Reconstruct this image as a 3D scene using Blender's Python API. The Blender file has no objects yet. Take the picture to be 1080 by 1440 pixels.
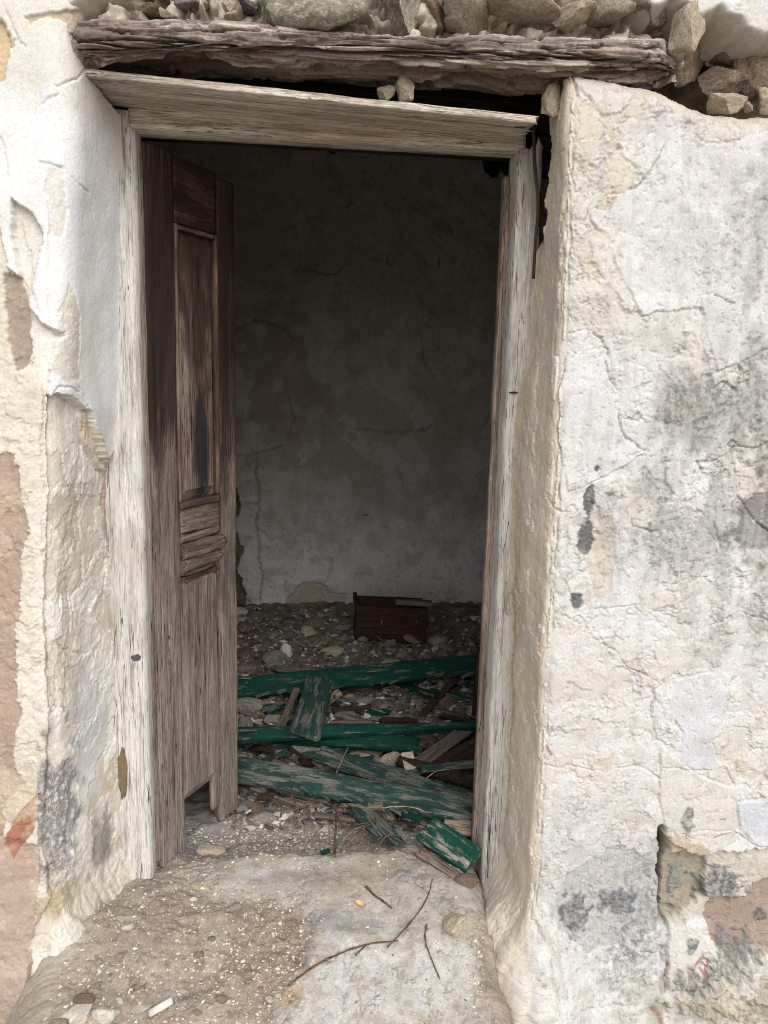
import bpy, bmesh, math, random
import numpy as np
from mathutils import Vector, Matrix

# ------------------------------------------------------------------ camera
F = 1088.0
CAM = np.array([0.0, -1.70, 1.37])
yaw, pit, roll = math.radians(6.4), math.radians(9.9), math.radians(1.5)
FW = np.array([math.sin(yaw)*math.cos(pit), math.cos(yaw)*math.cos(pit), -math.sin(pit)])
_rt = np.array([math.cos(yaw), -math.sin(yaw), 0.0]); _up = np.cross(_rt, FW)
RT = _rt*math.cos(roll) + _up*math.sin(roll)
UP = -_rt*math.sin(roll) + _up*math.cos(roll)
sc = bpy.context.scene
COL = sc.collection
cam_d = bpy.data.cameras.new('camera'); cam = bpy.data.objects.new('camera', cam_d); COL.objects.link(cam)
cam_d.sensor_fit = 'VERTICAL'; cam_d.sensor_height = 36.0; cam_d.lens = 36.0*F/1440.0
cam_d.clip_start = 0.02; cam_d.clip_end = 2000
m = Matrix.Identity(4)
for i in range(3):
    m[i][0], m[i][1], m[i][2], m[i][3] = RT[i], UP[i], -FW[i], CAM[i]
cam.matrix_world = m
sc.camera = cam

# ------------------------------------------------------------------ sky, sun, exposure (soft overcast day)
w = bpy.data.worlds.new('World'); sc.world = w; w.use_nodes = True
nt = w.node_tree; nt.nodes.clear()
SUN_DIR = Vector((0.20, -0.88, 0.78)).normalized()
sky = nt.nodes.new('ShaderNodeTexSky'); sky.sky_type = 'NISHITA'; sky.sun_disc = False
sky.sun_elevation = math.asin(SUN_DIR.z); sky.sun_rotation = math.atan2(SUN_DIR.x, SUN_DIR.y)
sky.air_density = 1.0; sky.dust_density = 4.0; sky.ozone_density = 1.0
hs = nt.nodes.new('ShaderNodeHueSaturation'); hs.inputs['Saturation'].default_value = 0.34
bg = nt.nodes.new('ShaderNodeBackground'); bg.inputs['Strength'].default_value = 0.15
wo = nt.nodes.new('ShaderNodeOutputWorld')
nt.links.new(sky.outputs[0], hs.inputs['Color']); nt.links.new(hs.outputs[0], bg.inputs[0]); nt.links.new(bg.outputs[0], wo.inputs[0])
sun_d = bpy.data.lights.new('sun', 'SUN'); sun_d.energy = 0.8; sun_d.angle = math.radians(100); sun_d.color = (1.0, 0.98, 0.95)
sun = bpy.data.objects.new('sun', sun_d); COL.objects.link(sun)
sun.rotation_euler = (-SUN_DIR).to_track_quat('-Z', 'Y').to_euler()
vs = sc.view_settings; vs.view_transform = 'Standard'; vs.look = 'None'; vs.gamma = 1.0; vs.use_curve_mapping = False
vs.exposure = 0.36
sc.cycles.use_denoising = True; sc.cycles.denoiser = 'OPENIMAGEDENOISE'; sc.cycles.denoising_prefilter = 'NONE'
sc.cycles.pixel_filter_type = 'BLACKMAN_HARRIS'; sc.cycles.filter_width = 1.0

# ------------------------------------------------------------------ projection helpers (pixel of the photo -> point on a real surface)
def proj(P):
    d = P - CAM; z = d @ FW
    return 540 + F*(d @ RT)/z, 720 - F*(d @ UP)/z
def ray(px, py): return FW + RT*(px-540)/F - UP*(py-720)/F
def atY(px, py, Y):
    r = ray(px, py); return CAM + r*(Y-CAM[1])/r[1]
def atZ(px, py, Z):
    r = ray(px, py); return CAM + r*(Z-CAM[2])/r[2]

# ------------------------------------------------------------------ noise
_rng = np.random.RandomState(7)
_perm = np.concatenate([_rng.permutation(256)]*3).astype(np.int32)
_g2 = np.array([[math.cos(a), math.sin(a)] for a in np.arange(16)*math.pi/8])
_g3 = _rng.normal(size=(64, 3)); _g3 /= np.linalg.norm(_g3, axis=1)[:, None]
def _fade(t): return t*t*t*(t*(t*6-15)+10)
def pn2(x, y, seed=0):
    xi = np.floor(x).astype(np.int64); yi = np.floor(y).astype(np.int64)
    xf, yf = x-xi, y-yi
    u, v = _fade(xf), _fade(yf)
    def g(ix, iy, fx, fy):
        h = _perm[_perm[(ix+seed*37) & 255] + ((iy+seed*11) & 255)] & 15
        return _g2[h, 0]*fx + _g2[h, 1]*fy
    a = g(xi, yi, xf, yf); b = g(xi+1, yi, xf-1, yf); c = g(xi, yi+1, xf, yf-1); d = g(xi+1, yi+1, xf-1, yf-1)
    return ((a+(b-a)*u)*(1-v) + (c+(d-c)*u)*v)*1.45
def fb2(x, y, f, o=4, seed=0, gain=.5):
    r = 0; a = 1; t = 0
    for k in range(o):
        r = r + a*pn2(x*f+k*7.3, y*f-k*3.1, seed+k); t += a; a *= gain; f *= 2.03
    return r/t*1.6
def pn3(p, seed=0):
    pi = np.floor(p).astype(np.int64); pf = p-pi; u = _fade(pf)
    def g(o):
        q = pi+np.array(o)+seed*17
        h = _perm[_perm[_perm[q[..., 0] & 255] + (q[..., 1] & 255)] + (q[..., 2] & 255)] & 63
        return (_g3[h]*(pf-np.array(o))).sum(-1)
    x0 = g((0,0,0))*(1-u[...,0]) + g((1,0,0))*u[...,0]; x1 = g((0,1,0))*(1-u[...,0]) + g((1,1,0))*u[...,0]
    x2 = g((0,0,1))*(1-u[...,0]) + g((1,0,1))*u[...,0]; x3 = g((0,1,1))*(1-u[...,0]) + g((1,1,1))*u[...,0]
    y0 = x0*(1-u[...,1]) + x1*u[...,1]; y1 = x2*(1-u[...,1]) + x3*u[...,1]
    return (y0*(1-u[...,2]) + y1*u[...,2])*1.5
def fb3(p, f, o=4, seed=0, gain=.5):
    f = np.array(f, float); r = 0; a = 1; t = 0
    for k in range(o):
        r = r + a*pn3(p*f+k*5.7, seed+k); t += a; a *= gain; f = f*2.03
    return r/t*1.6
def cell2(x, y, seed=0):                       # Worley F1, F2 and a cell id in 0..1
    xi = np.floor(x).astype(np.int64); yi = np.floor(y).astype(np.int64)
    f1 = np.full(x.shape, 9.); f2 = np.full(x.shape, 9.); cid = np.zeros(x.shape)
    for dx in (-1, 0, 1):
        for dy in (-1, 0, 1):
            h = _perm[_perm[(xi+dx+seed*31) & 255] + ((yi+dy) & 255)]
            px = xi+dx+((h*73) % 256)/256.; py = yi+dy+((h*151+67) % 256)/256.
            d = np.hypot(px-x, py-y)
            n = d < f1
            f2 = np.where(n, f1, np.minimum(f2, d)); cid = np.where(n, h/255., cid); f1 = np.where(n, d, f1)
    return f1, f2, cid
def sst(a, b, x):
    t = np.clip((x-a)/(b-a), 0, 1); return t*t*(3-2*t)
def lin(c):
    c = np.array(c, float)/255.; return np.where(c <= .04045, c/12.92, ((c+.055)/1.055)**2.4)

# ------------------------------------------------------------------ materials
def newmat(name):
    mt = bpy.data.materials.new(name); mt.use_nodes = True
    n = mt.node_tree.nodes; b = n['Principled BSDF']
    b.inputs['Specular IOR Level'].default_value = 0.15
    return mt, n, mt.node_tree.links, b
def nd(n, t, **kw):
    x = n.new(t)
    for k, v in kw.items(): setattr(x, k, v)
    return x
def noise(n, l, vec, scale, detail=4, rough=.55, dist=0):
    x = n.new('ShaderNodeTexNoise'); x.inputs['Scale'].default_value = scale; x.inputs['Detail'].default_value = detail
    x.inputs['Roughness'].default_value = rough; x.inputs['Distortion'].default_value = dist
    if vec is not None: l.new(vec, x.inputs['Vector'])
    return x.outputs['Fac']
def ramp(n, l, fac, stops):
    r = n.new('ShaderNodeValToRGB'); e = r.color_ramp.elements
    while len(e) < len(stops): e.new(0.5)
    for k, (p, c) in enumerate(stops):
        e[k].position = p; e[k].color = (*c, 1) if not np.isscalar(c) else (c, c, c, 1)
    l.new(fac, r.inputs[0]); return r.outputs[0]
def mixc(n, l, fac, a, b, mode='MIX'):
    x = n.new('ShaderNodeMix'); x.data_type = 'RGBA'; x.blend_type = mode
    for s, v in ((0, fac), (6, a), (7, b)):
        if isinstance(v, bpy.types.NodeSocket): l.new(v, x.inputs[s])
        elif s == 0: x.inputs[0].default_value = v
        else: x.inputs[s].default_value = (*v, 1)
    return x.outputs[2]
def bump(n, l, h, strength, dist, prev=None):
    x = n.new('ShaderNodeBump'); x.inputs['Strength'].default_value = strength; x.inputs['Distance'].default_value = dist
    l.new(h, x.inputs['Height'])
    if prev is not None: l.new(prev, x.inputs['Normal'])
    return x.outputs[0]

def attr_mat(name, f1=160, f2=700, vlo=.87, vhi=1.07, b1=.32, b2=.35, rough=.93):
    """earthy surface whose colour layers are stored on the mesh; nodes add grain and fine relief"""
    mt, n, l, b = newmat(name)
    at = nd(n, 'ShaderNodeAttribute', attribute_name='alb')
    tc = n.new('ShaderNodeTexCoord').outputs['Object']
    a = noise(n, l, tc, f1, 5, .65); c = noise(n, l, tc, f2, 3, .6)
    v1 = ramp(n, l, a, [(.3, vlo), (.7, vhi)]); v2 = ramp(n, l, c, [(.3, .86), (.7, 1.1)])
    g = noise(n, l, tc, f1*2.3, 2, .6); v3 = ramp(n, l, g, [(.32, .89), (.5, 1.0), (.68, 1.06)])
    x = mixc(n, l, 1.0, at.outputs['Color'], v1, 'MULTIPLY'); x = mixc(n, l, 1.0, x, v2, 'MULTIPLY'); x = mixc(n, l, 1.0, x, v3, 'MULTIPLY')
    l.new(x, b.inputs['Base Color']); b.inputs['Roughness'].default_value = rough
    bn = bump(n, l, a, b1, .002); bn = bump(n, l, c, b2, .0008, bn)
    l.new(bn, b.inputs['Normal'])
    return mt

def wood_mat(name, dark, mid, light, axis=0, stain=None, stain_amt=.5, paint=None, paint_amt=.5, grey=None, bumpk=1.0, across=70., zgrade=None, scorch=None, dust=None, dsc=38, dth=.56):
    mt, n, l, b = newmat(name)
    tc = n.new('ShaderNodeTexCoord').outputs['Object']
    oi = n.new('ShaderNodeObjectInfo')
    mul = nd(n, 'ShaderNodeMath', operation='MULTIPLY'); l.new(oi.outputs['Random'], mul.inputs[0]); mul.inputs[1].default_value = 23.0
    ad = nd(n, 'ShaderNodeVectorMath', operation='ADD'); l.new(tc, ad.inputs[0]); l.new(mul.outputs[0], ad.inputs[1])
    def mapped(al, ac):
        mp = n.new('ShaderNodeMapping'); s = [ac]*3; s[axis] = al
        mp.inputs['Scale'].default_value = s; l.new(ad.outputs[0], mp.inputs['Vector']); return mp.outputs[0]
    g1 = noise(n, l, mapped(3.2, across), 1, 9, .74, .5)
    ck = ramp(n, l, noise(n, l, mapped(2.0, across*1.3), 1, 3, .6, .6), [(.485, 0.), (.492, 1.), (.508, 1.), (.515, 0.)])
    ckg = ramp(n, l, noise(n, l, mapped(4, 18), 1, 2), [(.38, 0.), (.55, 1.)])
    ckm = mixc(n, l, 1.0, ck, ckg, 'MULTIPLY')
    g2 = noise(n, l, mapped(14, across*5), 1, 4, .6, .2)
    bl = noise(n, l, mapped(3.0, 11), 1, 4, .6, .4)
    bl2 = noise(n, l, mapped(9, 30), 1, 5, .65, .2)
    x = ramp(n, l, g1, [(.30, dark), (.47, mid), (.68, light)])
    g3 = noise(n, l, mapped(45, across*6), 1, 3, .7, .1)
    v = ramp(n, l, g2, [(.30, .45), (.5, 1.0), (.70, 1.28)]); v = mixc(n, l, 1.0, v, ramp(n, l, g3, [(.33, .62), (.5, 1.), (.68, 1.18)]), 'MULTIPLY')
    x = mixc(n, l, 1.0, x, v, 'MULTIPLY')
    if grey is not None:
        x = mixc(n, l, ramp(n, l, bl2, [(.42, 0.), (.62, .75)]), x, grey)
    if stain is not None:
        x = mixc(n, l, ramp(n, l, bl, [(.62-.3*stain_amt, 0.), (.78-.3*stain_amt, .85)]), x, stain)
    hgt = g1
    rgh = None
    if paint is not None:
        pm = noise(n, l, mapped(7, 38), 1, 6, .7, .3)
        pf = ramp(n, l, pm, [(.60-.3*paint_amt, 0.), (.63-.3*paint_amt, 1.)])
        pv = mixc(n, l, 1.0, paint, ramp(n, l, bl2, [(.3, .7), (.7, 1.25)]), 'MULTIPLY')
        x = mixc(n, l, pf, x, pv)
        rr = n.new('ShaderNodeMapRange'); l.new(pf, rr.inputs[0]); rr.inputs[3].default_value = .9; rr.inputs[4].default_value = .82
        rgh = rr.outputs[0]
    if rgh is not None: l.new(rgh, b.inputs['Roughness'])
    else: b.inputs['Roughness'].default_value = .88
    if zgrade is not None:                     # bleached and grey near the wet ground, darker and browner above
        sp = n.new('ShaderNodeSeparateXYZ'); gm = n.new('ShaderNodeNewGeometry'); l.new(gm.outputs['Position'], sp.inputs[0])
        wob = nd(n, 'ShaderNodeMath', operation='MULTIPLY_ADD'); l.new(bl, wob.inputs[0]); wob.inputs[1].default_value = 1.5; l.new(sp.outputs[2], wob.inputs[2])
        zf = n.new('ShaderNodeMapRange'); l.new(wob.outputs[0], zf.inputs[0]); zf.inputs[1].default_value = 2.15; zf.inputs[2].default_value = 1.0
        vv = mixc(n, l, 1.0, zgrade, v, 'MULTIPLY'); vv = mixc(n, l, 1.0, vv, ramp(n, l, g1, [(.3, .62), (.6, 1.12)]), 'MULTIPLY')
        sc_ = nd(n, 'ShaderNodeMath', operation='MULTIPLY'); l.new(zf.outputs[0], sc_.inputs[0]); sc_.inputs[1].default_value = .8
        x = mixc(n, l, sc_.outputs[0], x, vv)
    if scorch is not None:
        for (cx, cy, cz, rx, rz, colr, kk) in scorch:
            vm = nd(n, 'ShaderNodeVectorMath', operation='SUBTRACT'); l.new(tc, vm.inputs[0]); vm.inputs[1].default_value = (cx, cy, cz)
            vd = nd(n, 'ShaderNodeVectorMath', operation='DIVIDE'); l.new(vm.outputs[0], vd.inputs[0]); vd.inputs[1].default_value = (rx, 1., rz)
            ln = nd(n, 'ShaderNodeVectorMath', operation='LENGTH'); l.new(vd.outputs[0], ln.inputs[0])
            sm = nd(n, 'ShaderNodeMath', operation='MULTIPLY_ADD'); l.new(g1, sm.inputs[0]); sm.inputs[1].default_value = -2.4; so = nd(n, 'ShaderNodeMath', operation='ADD'); l.new(ln.outputs['Value'], so.inputs[0]); so.inputs[1].default_value = .62; l.new(so.outputs[0], sm.inputs[2])
            x = mixc(n, l, ramp(n, l, sm.outputs[0], [(-.0, kk), (.25, 0.)]), x, colr)
    x = mixc(n, l, ckm, x, [q*.35 for q in dark])
    if dust is not None:
        x = mixc(n, l, ramp(n, l, noise(n, l, mapped(dsc*.25, dsc*1.4), 1, 7, .72), [(dth, 0.), (dth+.12, .75)]), x, dust)
    l.new(x, b.inputs['Base Color'])
    bn = bump(n, l, hgt, .7*bumpk, .004); bn = bump(n, l, g2, .5*bumpk, .0012, bn)
    l.new(bn, b.inputs['Normal'])
    return mt

def stone_mat(name, c1, c2, c3=None, scale=4.5, bk=1.0, spot=None):
    mt, n, l, b = newmat(name)
    tc = n.new('ShaderNodeTexCoord').outputs['Object']; oi = n.new('ShaderNodeObjectInfo')
    ad = nd(n, 'ShaderNodeVectorMath', operation='ADD'); l.new(tc, ad.inputs[0])
    mul = nd(n, 'ShaderNodeMath', operation='MULTIPLY'); l.new(oi.outputs['Random'], mul.inputs[0]); mul.inputs[1].default_value = 31.0
    l.new(mul.outputs[0], ad.inputs[1])
    a = noise(n, l, ad.outputs[0], scale, 6, .65, .3); f = noise(n, l, ad.outputs[0], scale*9, 5, .7)
    x = ramp(n, l, a, [(.32, c1), (.66, c2)])
    if c3 is not None:
        x = mixc(n, l, ramp(n, l, noise(n, l, ad.outputs[0], scale*1.7, 6, .7), [(.52, 0.), (.6, .85)]), x, c3)
    x = mixc(n, l, 1.0, x, ramp(n, l, f, [(.3, .72), (.7, 1.15)]), 'MULTIPLY')
    x = mixc(n, l, 1.0, x, ramp(n, l, oi.outputs['Random'], [(0., .82), (1., 1.15)]), 'MULTIPLY')
    l.new(x, b.inputs['Base Color']); b.inputs['Roughness'].default_value = .93
    bn = bump(n, l, a, bk, .008); bn = bump(n, l, f, bk*.8, .002, bn); l.new(bn, b.inputs['Normal'])
    return mt

M = {}
M['plaster'] = attr_mat('flaking_plaster')
M['backplaster'] = attr_mat('room_plaster', 60, 260, .86, 1.08, .5, .5)
M['earth'] = attr_mat('earth', 220, 900, .72, 1.15, .9, .8, .95)
M['plain'] = stone_mat('plain_plaster', lin((150,143,132)), lin((176,168,155)), None, 5, .4)
M['mortar'] = stone_mat('old_mortar', lin((92,80,68)), lin((140,124,106)), None, 26, 1.0)
M['lintel'] = wood_mat('rotten_lintel_wood', lin((58,44,36)), lin((140,116,98)), lin((184,160,140)), 0, lin((76,54,44)), .35, grey=lin((172,150,134)), bumpk=1.6, across=55)
M['darkbeam'] = wood_mat('dark_beam_wood', lin((26,24,24)), lin((48,44,43)), lin((70,64,60)), 0, bumpk=1.3)
M['frame'] = wood_mat('weathered_frame_wood', lin((112,98,82)), lin((190,180,166)), lin((216,208,196)), 2, lin((150,130,104)), .30, grey=lin((206,203,198)), bumpk=.9, across=60)
M['frameh'] = wood_mat('weathered_head_wood', lin((118,104,88)), lin((200,190,174)), lin((222,213,198)), 0, lin((170,148,122)), .36, bumpk=.8, across=60)
M['frameu'] = wood_mat('grey_head_wood', lin((70,66,62)), lin((140,136,128)), lin((180,176,168)), 0, lin((88,80,72)), .55, bumpk=1.0, across=60)
M['batten'] = wood_mat('brown_batten_wood', lin((90,70,54)), lin((150,124,104)), lin((176,152,134)), 2, bumpk=.8)
M['door'] = wood_mat('door_wood', lin((52,38,32)), lin((108,90,79)), lin((142,123,111)), 2, lin((50,38,35)), .62, bumpk=1.1, across=75, zgrade=lin((142,131,123)), scorch=[(.21,0,1.17,.055,.20,lin((44,40,44)),.95),(.18,0,1.75,.2,.22,lin((56,42,37)),.8)])
M['doorh'] = wood_mat('door_rail_wood', lin((58,42,34)), lin((100,82,72)), lin((136,117,105)), 0, lin((56,42,38)), .55, bumpk=1.1, across=75, zgrade=lin((140,127,118)))
M['green'] = wood_mat('flaked_green_wood', lin((70,62,54)), lin((128,118,106)), lin((158,148,136)), 0, dust=lin((118,114,106)), paint=lin((10,62,53)), paint_amt=.80, bumpk=.9)
M['greenold'] = wood_mat('faded_green_wood', lin((52,50,46)), lin((98,102,96)), lin((128,130,122)), 0, dust=lin((108,106,98)), paint=lin((40,66,61)), paint_amt=.46, bumpk=1.2)
M['greenbright'] = wood_mat('chipped_green_wood', lin((92,84,74)), lin((150,148,136)), lin((176,170,160)), 0, dust=lin((140,138,128)), dsc=80, dth=.54, paint=lin((16,78,63)), paint_amt=.60, bumpk=.9)
M['oldwood'] = wood_mat('grey_plank_wood', lin((50,46,42)), lin((108,98,88)), lin((140,128,116)), 0, bumpk=1.2)
M['palewood'] = wood_mat('pale_plank_wood', lin((120,104,86)), lin((176,160,138)), lin((196,182,160)), 0, bumpk=.7)
M['darkwood'] = wood_mat('dark_plank_wood', lin((24,18,16)), lin((60,46,40)), lin((86,68,58)), 0, bumpk=1.0)
M['boxwood'] = wood_mat('box_wood', lin((28,20,18)), lin((58,42,36)), lin((78,58,50)), 0, bumpk=.6)
M['twig'] = wood_mat('twig_bark', lin((58,42,34)), lin((106,80,66)), lin((134,106,88)), 0, bumpk=.6)
M['straw'] = wood_mat('dry_straw', lin((120,104,80)), lin((168,150,120)), lin((190,174,144)), 0, bumpk=.3)
M['s_grey'] = stone_mat('grey_stone', lin((122,117,111)), lin((170,165,158)), lin((196,191,184)))
M['s_cream'] = stone_mat('cream_stone', lin((188,172,146)), lin((220,208,186)), lin((170,150,122)))
M['s_brown'] = stone_mat('brown_stone', lin((122,104,88)), lin((172,151,129)), lin((192,175,152)), 6, 1.3)
M['s_tan'] = stone_mat('tan_stone', lin((152,137,117)), lin((202,188,166)), lin((214,203,184)), 6, 1.3)
M['s_lichen'] = stone_mat('lichen_stone', lin((130,127,108)), lin((184,180,162)), lin((218,212,194)), 5, 1.3)
M['s_dark'] = stone_mat('dark_stone', lin((70,72,74)), lin((120,122,122)), lin((160,160,156)), 8)
M['s_ochre'] = stone_mat('ochre_mortar', lin((172,152,116)), lin((192,172,134)), None, 30)
M['shard'] = stone_mat('white_shard', lin((186,180,168)), lin((220,216,208)), lin((196,184,164)), 3, .6)
M['iron'] = stone_mat('rusty_iron', lin((62,44,38)), lin((104,80,68)), lin((84,70,64)), 60, .6)
M['leaf'] = stone_mat('dry_leaf', lin((186,160,112)), lin((210,188,142)), None, 60, .4)

# ------------------------------------------------------------------ mesh builders
def link(name, me, mat=None, parent=None, loc=None, kind=None, smooth=True):
    o = bpy.data.objects.new(name, me); COL.objects.link(o)
    if mat is not None and len(me.materials) == 0: me.materials.append(mat)
    if parent is not None: o.parent = parent
    if loc is not None: o.location = loc
    if kind: o['kind'] = kind
    return o
def tag(o, label, cat, group=None):
    o['label'] = label; o['category'] = cat
    if group: o['group'] = group
    return o
def empty(name, loc, label, cat, group=None):
    o = bpy.data.objects.new(name, None); COL.objects.link(o); o.location = loc; o.empty_display_size = .05
    return tag(o, label, cat, group)
def mesh_np(name, V, faces, smooth=True, cols=None):
    """faces: (n,3) or (n,4) int array"""
    V = np.asarray(V, np.float32).reshape(-1, 3); faces = np.asarray(faces, np.int32); k = faces.shape[1]
    me = bpy.data.meshes.new(name)
    me.vertices.add(len(V)); me.vertices.foreach_set('co', V.ravel())
    me.loops.add(faces.size); me.loops.foreach_set('vertex_index', faces.ravel())
    me.polygons.add(len(faces)); me.polygons.foreach_set('loop_start', np.arange(0, faces.size, k, dtype=np.int32))
    me.polygons.foreach_set('use_smooth', np.full(len(faces), smooth))
    me.update(calc_edges=True)
    if cols is not None:
        a = me.color_attributes.new('alb', 'FLOAT_COLOR', 'POINT')
        c = np.ones((len(V), 4), np.float32); c[:, :3] = np.clip(cols.reshape(-1, 3), .004, .9)
        a.data.foreach_set('color', c.ravel())
    return me
def grid_faces(nv, ns, flip=False, keep=None):
    i = np.arange(nv*ns).reshape(nv, ns)
    f = np.stack([i[:-1, :-1], i[:-1, 1:], i[1:, 1:], i[1:, :-1]], -1)
    if flip: f = f[..., ::-1]
    f = f.reshape(-1, 4)
    return f if keep is None else f[keep.reshape(-1)]

def sd_poly(X, Y, P, margin=.06):
    """signed distance to polygon P (inside positive), only worked out near it"""
    out = np.full(X.shape, -margin)
    lo = P.min(0)-margin; hi = P.max(0)+margin
    sel = (X > lo[0]) & (X < hi[0]) & (Y > lo[1]) & (Y < hi[1])
    x = X[sel]; y = Y[sel]
    d = np.full(x.shape, 1e9); ins = np.zeros(x.shape, bool)
    for a, b in zip(P, np.roll(P, -1, 0)):
        e = b-a; L = (e@e)+1e-12
        t = np.clip(((x-a[0])*e[0]+(y-a[1])*e[1])/L, 0, 1)
        d = np.minimum(d, np.hypot(x-a[0]-t*e[0], y-a[1]-t*e[1]))
        c = ((a[1] > y) != (b[1] > y)); xx = e[0]*(y-a[1])/(e[1]+1e-12)+a[0]
        ins ^= c & (x < xx)
    out[sel] = np.where(ins, d, -d)
    return out
def sd_line(X, Y, P, margin=.05):
    out = np.full(X.shape, margin); lo = P.min(0)-margin; hi = P.max(0)+margin
    sel = (X > lo[0]) & (X < hi[0]) & (Y > lo[1]) & (Y < hi[1])
    x = X[sel]; y = Y[sel]; d = np.full(x.shape, margin)
    for a, b in zip(P[:-1], P[1:]):
        e = b-a; L = (e@e)+1e-12; t = np.clip(((x-a[0])*e[0]+(y-a[1])*e[1])/L, 0, 1)
        d = np.minimum(d, np.hypot(x-a[0]-t*e[0], y-a[1]-t*e[1]))
    out[sel] = d; return out

class Sheet:
    """a surface z-by-s; relief h (m, along the normal) and colour c are worked out per vertex"""
    def __init__(self, S, V, fn, flip=False):
        self.S1, self.V1 = S, V; self.S, self.V = np.meshgrid(S, V); self.B = fn(self.S, self.V); self.flip = flip
        ds = np.gradient(self.B, axis=1); dv = np.gradient(self.B, axis=0)
        n = np.cross(ds, dv); n /= np.linalg.norm(n, axis=-1, keepdims=True)+1e-12
        self.N = -n if flip else n
        self.px, self.py = proj(self.B.reshape(-1, 3)); self.px = self.px.reshape(self.S.shape); self.py = self.py.reshape(self.S.shape)
        self.h = np.zeros(self.S.shape); self.low = np.zeros(self.S.shape); self.c = np.zeros(self.S.shape+(3,)); self.seed = 50; self.sat = .70
        self.wx = fb2(self.S, self.V, 22, 4, 3); self.wy = fb2(self.S, self.V, 22, 4, 9)
        self.fx = fb2(self.S, self.V, 110, 3, 13); self.fy = fb2(self.S, self.V, 110, 3, 19)
        self.g0 = fb2(self.S, self.V, 60, 3, 23); self.g1 = fb2(self.S, self.V, 14, 4, 29)
        self.rw = np.full(self.S.shape, .4)
    def pick(self, pts):
        q = 3; a = self.px[::q, ::q]; b = self.py[::q, ::q]; s = self.S[::q, ::q]; v = self.V[::q, ::q]; r = []
        for x, y in pts:
            k = np.argmin((a-x)**2+(b-y)**2); r.append((s.flat[k], v.flat[k]))
        return np.array(r)
    def warped(self, amp):
        return self.S+amp*(self.wx+.45*self.fx), self.V+amp*(self.wy+.45*self.fy)
    def poly(self, pts, amp=.006):
        X, Y = self.warped(amp); return sd_poly(X, Y, self.pick(pts))
    def line(self, pts, amp=.004):
        X, Y = self.warped(amp); return sd_line(X, Y, self.pick(pts))
    def blob(self, x, y, rx, ry, rag=.5, soft=.3, seed=None, freq=25):
        self.seed += 3; sd = self.seed if seed is None else seed
        c, ex, ey = self.pick([(x, y), (x+rx, y), (x, y+ry)])
        rs = max(abs(ex[0]-c[0]), .003); rv = max(abs(ey[1]-c[1]), .003)
        d = np.hypot((self.S-c[0])/rs, (self.V-c[1])/rv)
        out = np.zeros(self.S.shape); sel = d < 2.6
        f = 1-d[sel]+rag*fb2(self.S[sel], self.V[sel], freq, 5, sd)
        out[sel] = sst(-soft, soft, f); return out
    def tint(self, mk, col, k=1.0):
        mk = (mk*k)[..., None]; self.c = self.c*(1-mk)+np.asarray(col)*mk
    def layer(self, sd, thick, col=None, crack=.004, lip=.0015, wdt=.0016, rw=None, k=1.0):
        mk = sst(-wdt, wdt, sd); gate = sst(-.25, .35, self.g1)
        if rw is not None and rw < .35: self.h *= 1-.88*mk
        self.h += thick*mk + lip*np.exp(-(np.clip(sd, 0, 1)/.007)**2)*mk*gate
        self.h -= crack*np.exp(-((sd+.0022)/.0022)**2)*gate
        if col is not None: self.tint(mk, col, k)
        if rw is not None: self.rw = self.rw*(1-mk)+rw*mk
        return mk
    def crack(self, pts, depth=.006, wd=.0022, amp=.005, var=True):
        d = self.line(pts, amp); g = sst(-.5, .1, self.g1) if var else 1
        self.h -= depth*np.exp(-(d/wd)**2)*g
        return d
    def flakes(self, f, thr, thick, col, seed, oct=4, where=1., crack=.002, lip=.001, k=1., sx=1., sy=1.):
        X, Y = self.warped(.012)
        n = fb2(X*sx, Y*sy, f, oct, seed) + (where-1)*3
        gv, gs = np.gradient(n, self.V1, self.S1)
        sd = np.clip((n-thr)/(np.hypot(gv, gs)+1.5), -.05, .05)
        return self.layer(sd, thick, col, crack, lip, .0018, None, k)
    def mesh(self, name, keep=None):
        P = self.B+self.N*(self.h+self.low)[..., None]
        g = self.c.mean(-1, keepdims=True); self.c = g+(self.c-g)*self.sat
        f = grid_faces(*self.S.shape, self.flip, keep)
        return mesh_np(name, P, f, True, self.c)

def spaced(a, b, step, lo=None, hi=None, g=1.35):
    """fine steps a..b, growing steps out to lo and hi"""
    c = list(np.arange(a, b+step*.5, step)); d = step
    if hi is not None:
        while c[-1] < hi: d *= g; c.append(min(c[-1]+d, hi))
    d = step
    if lo is not None:
        while c[0] > lo: d *= g; c.insert(0, max(c[0]-d, lo))
    return np.array(c)

WHITE, BWH, CREAM, TAN, BROWN = lin((230,230,229)), lin((214,219,228)), lin((224,213,193)), lin((206,184,152)), lin((184,155,131))
GREYM, DGREY, OLIVE, PEACH, PALE = lin((158,158,151)), lin((98,101,104)), lin((150,147,132)), lin((224,204,176)), lin((216,208,192))
ORANGE, NAVY, MOSS, RED = lin((178,112,76)), lin((28,32,48)), lin((146,146,104)), lin((172,62,66))

# ------------------------------------------------------------------ the house
house = empty('stone_house', (0, 0, 0), 'old whitewashed stone house with flaking walls, open doorway and rotten lintel', 'house')

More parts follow.
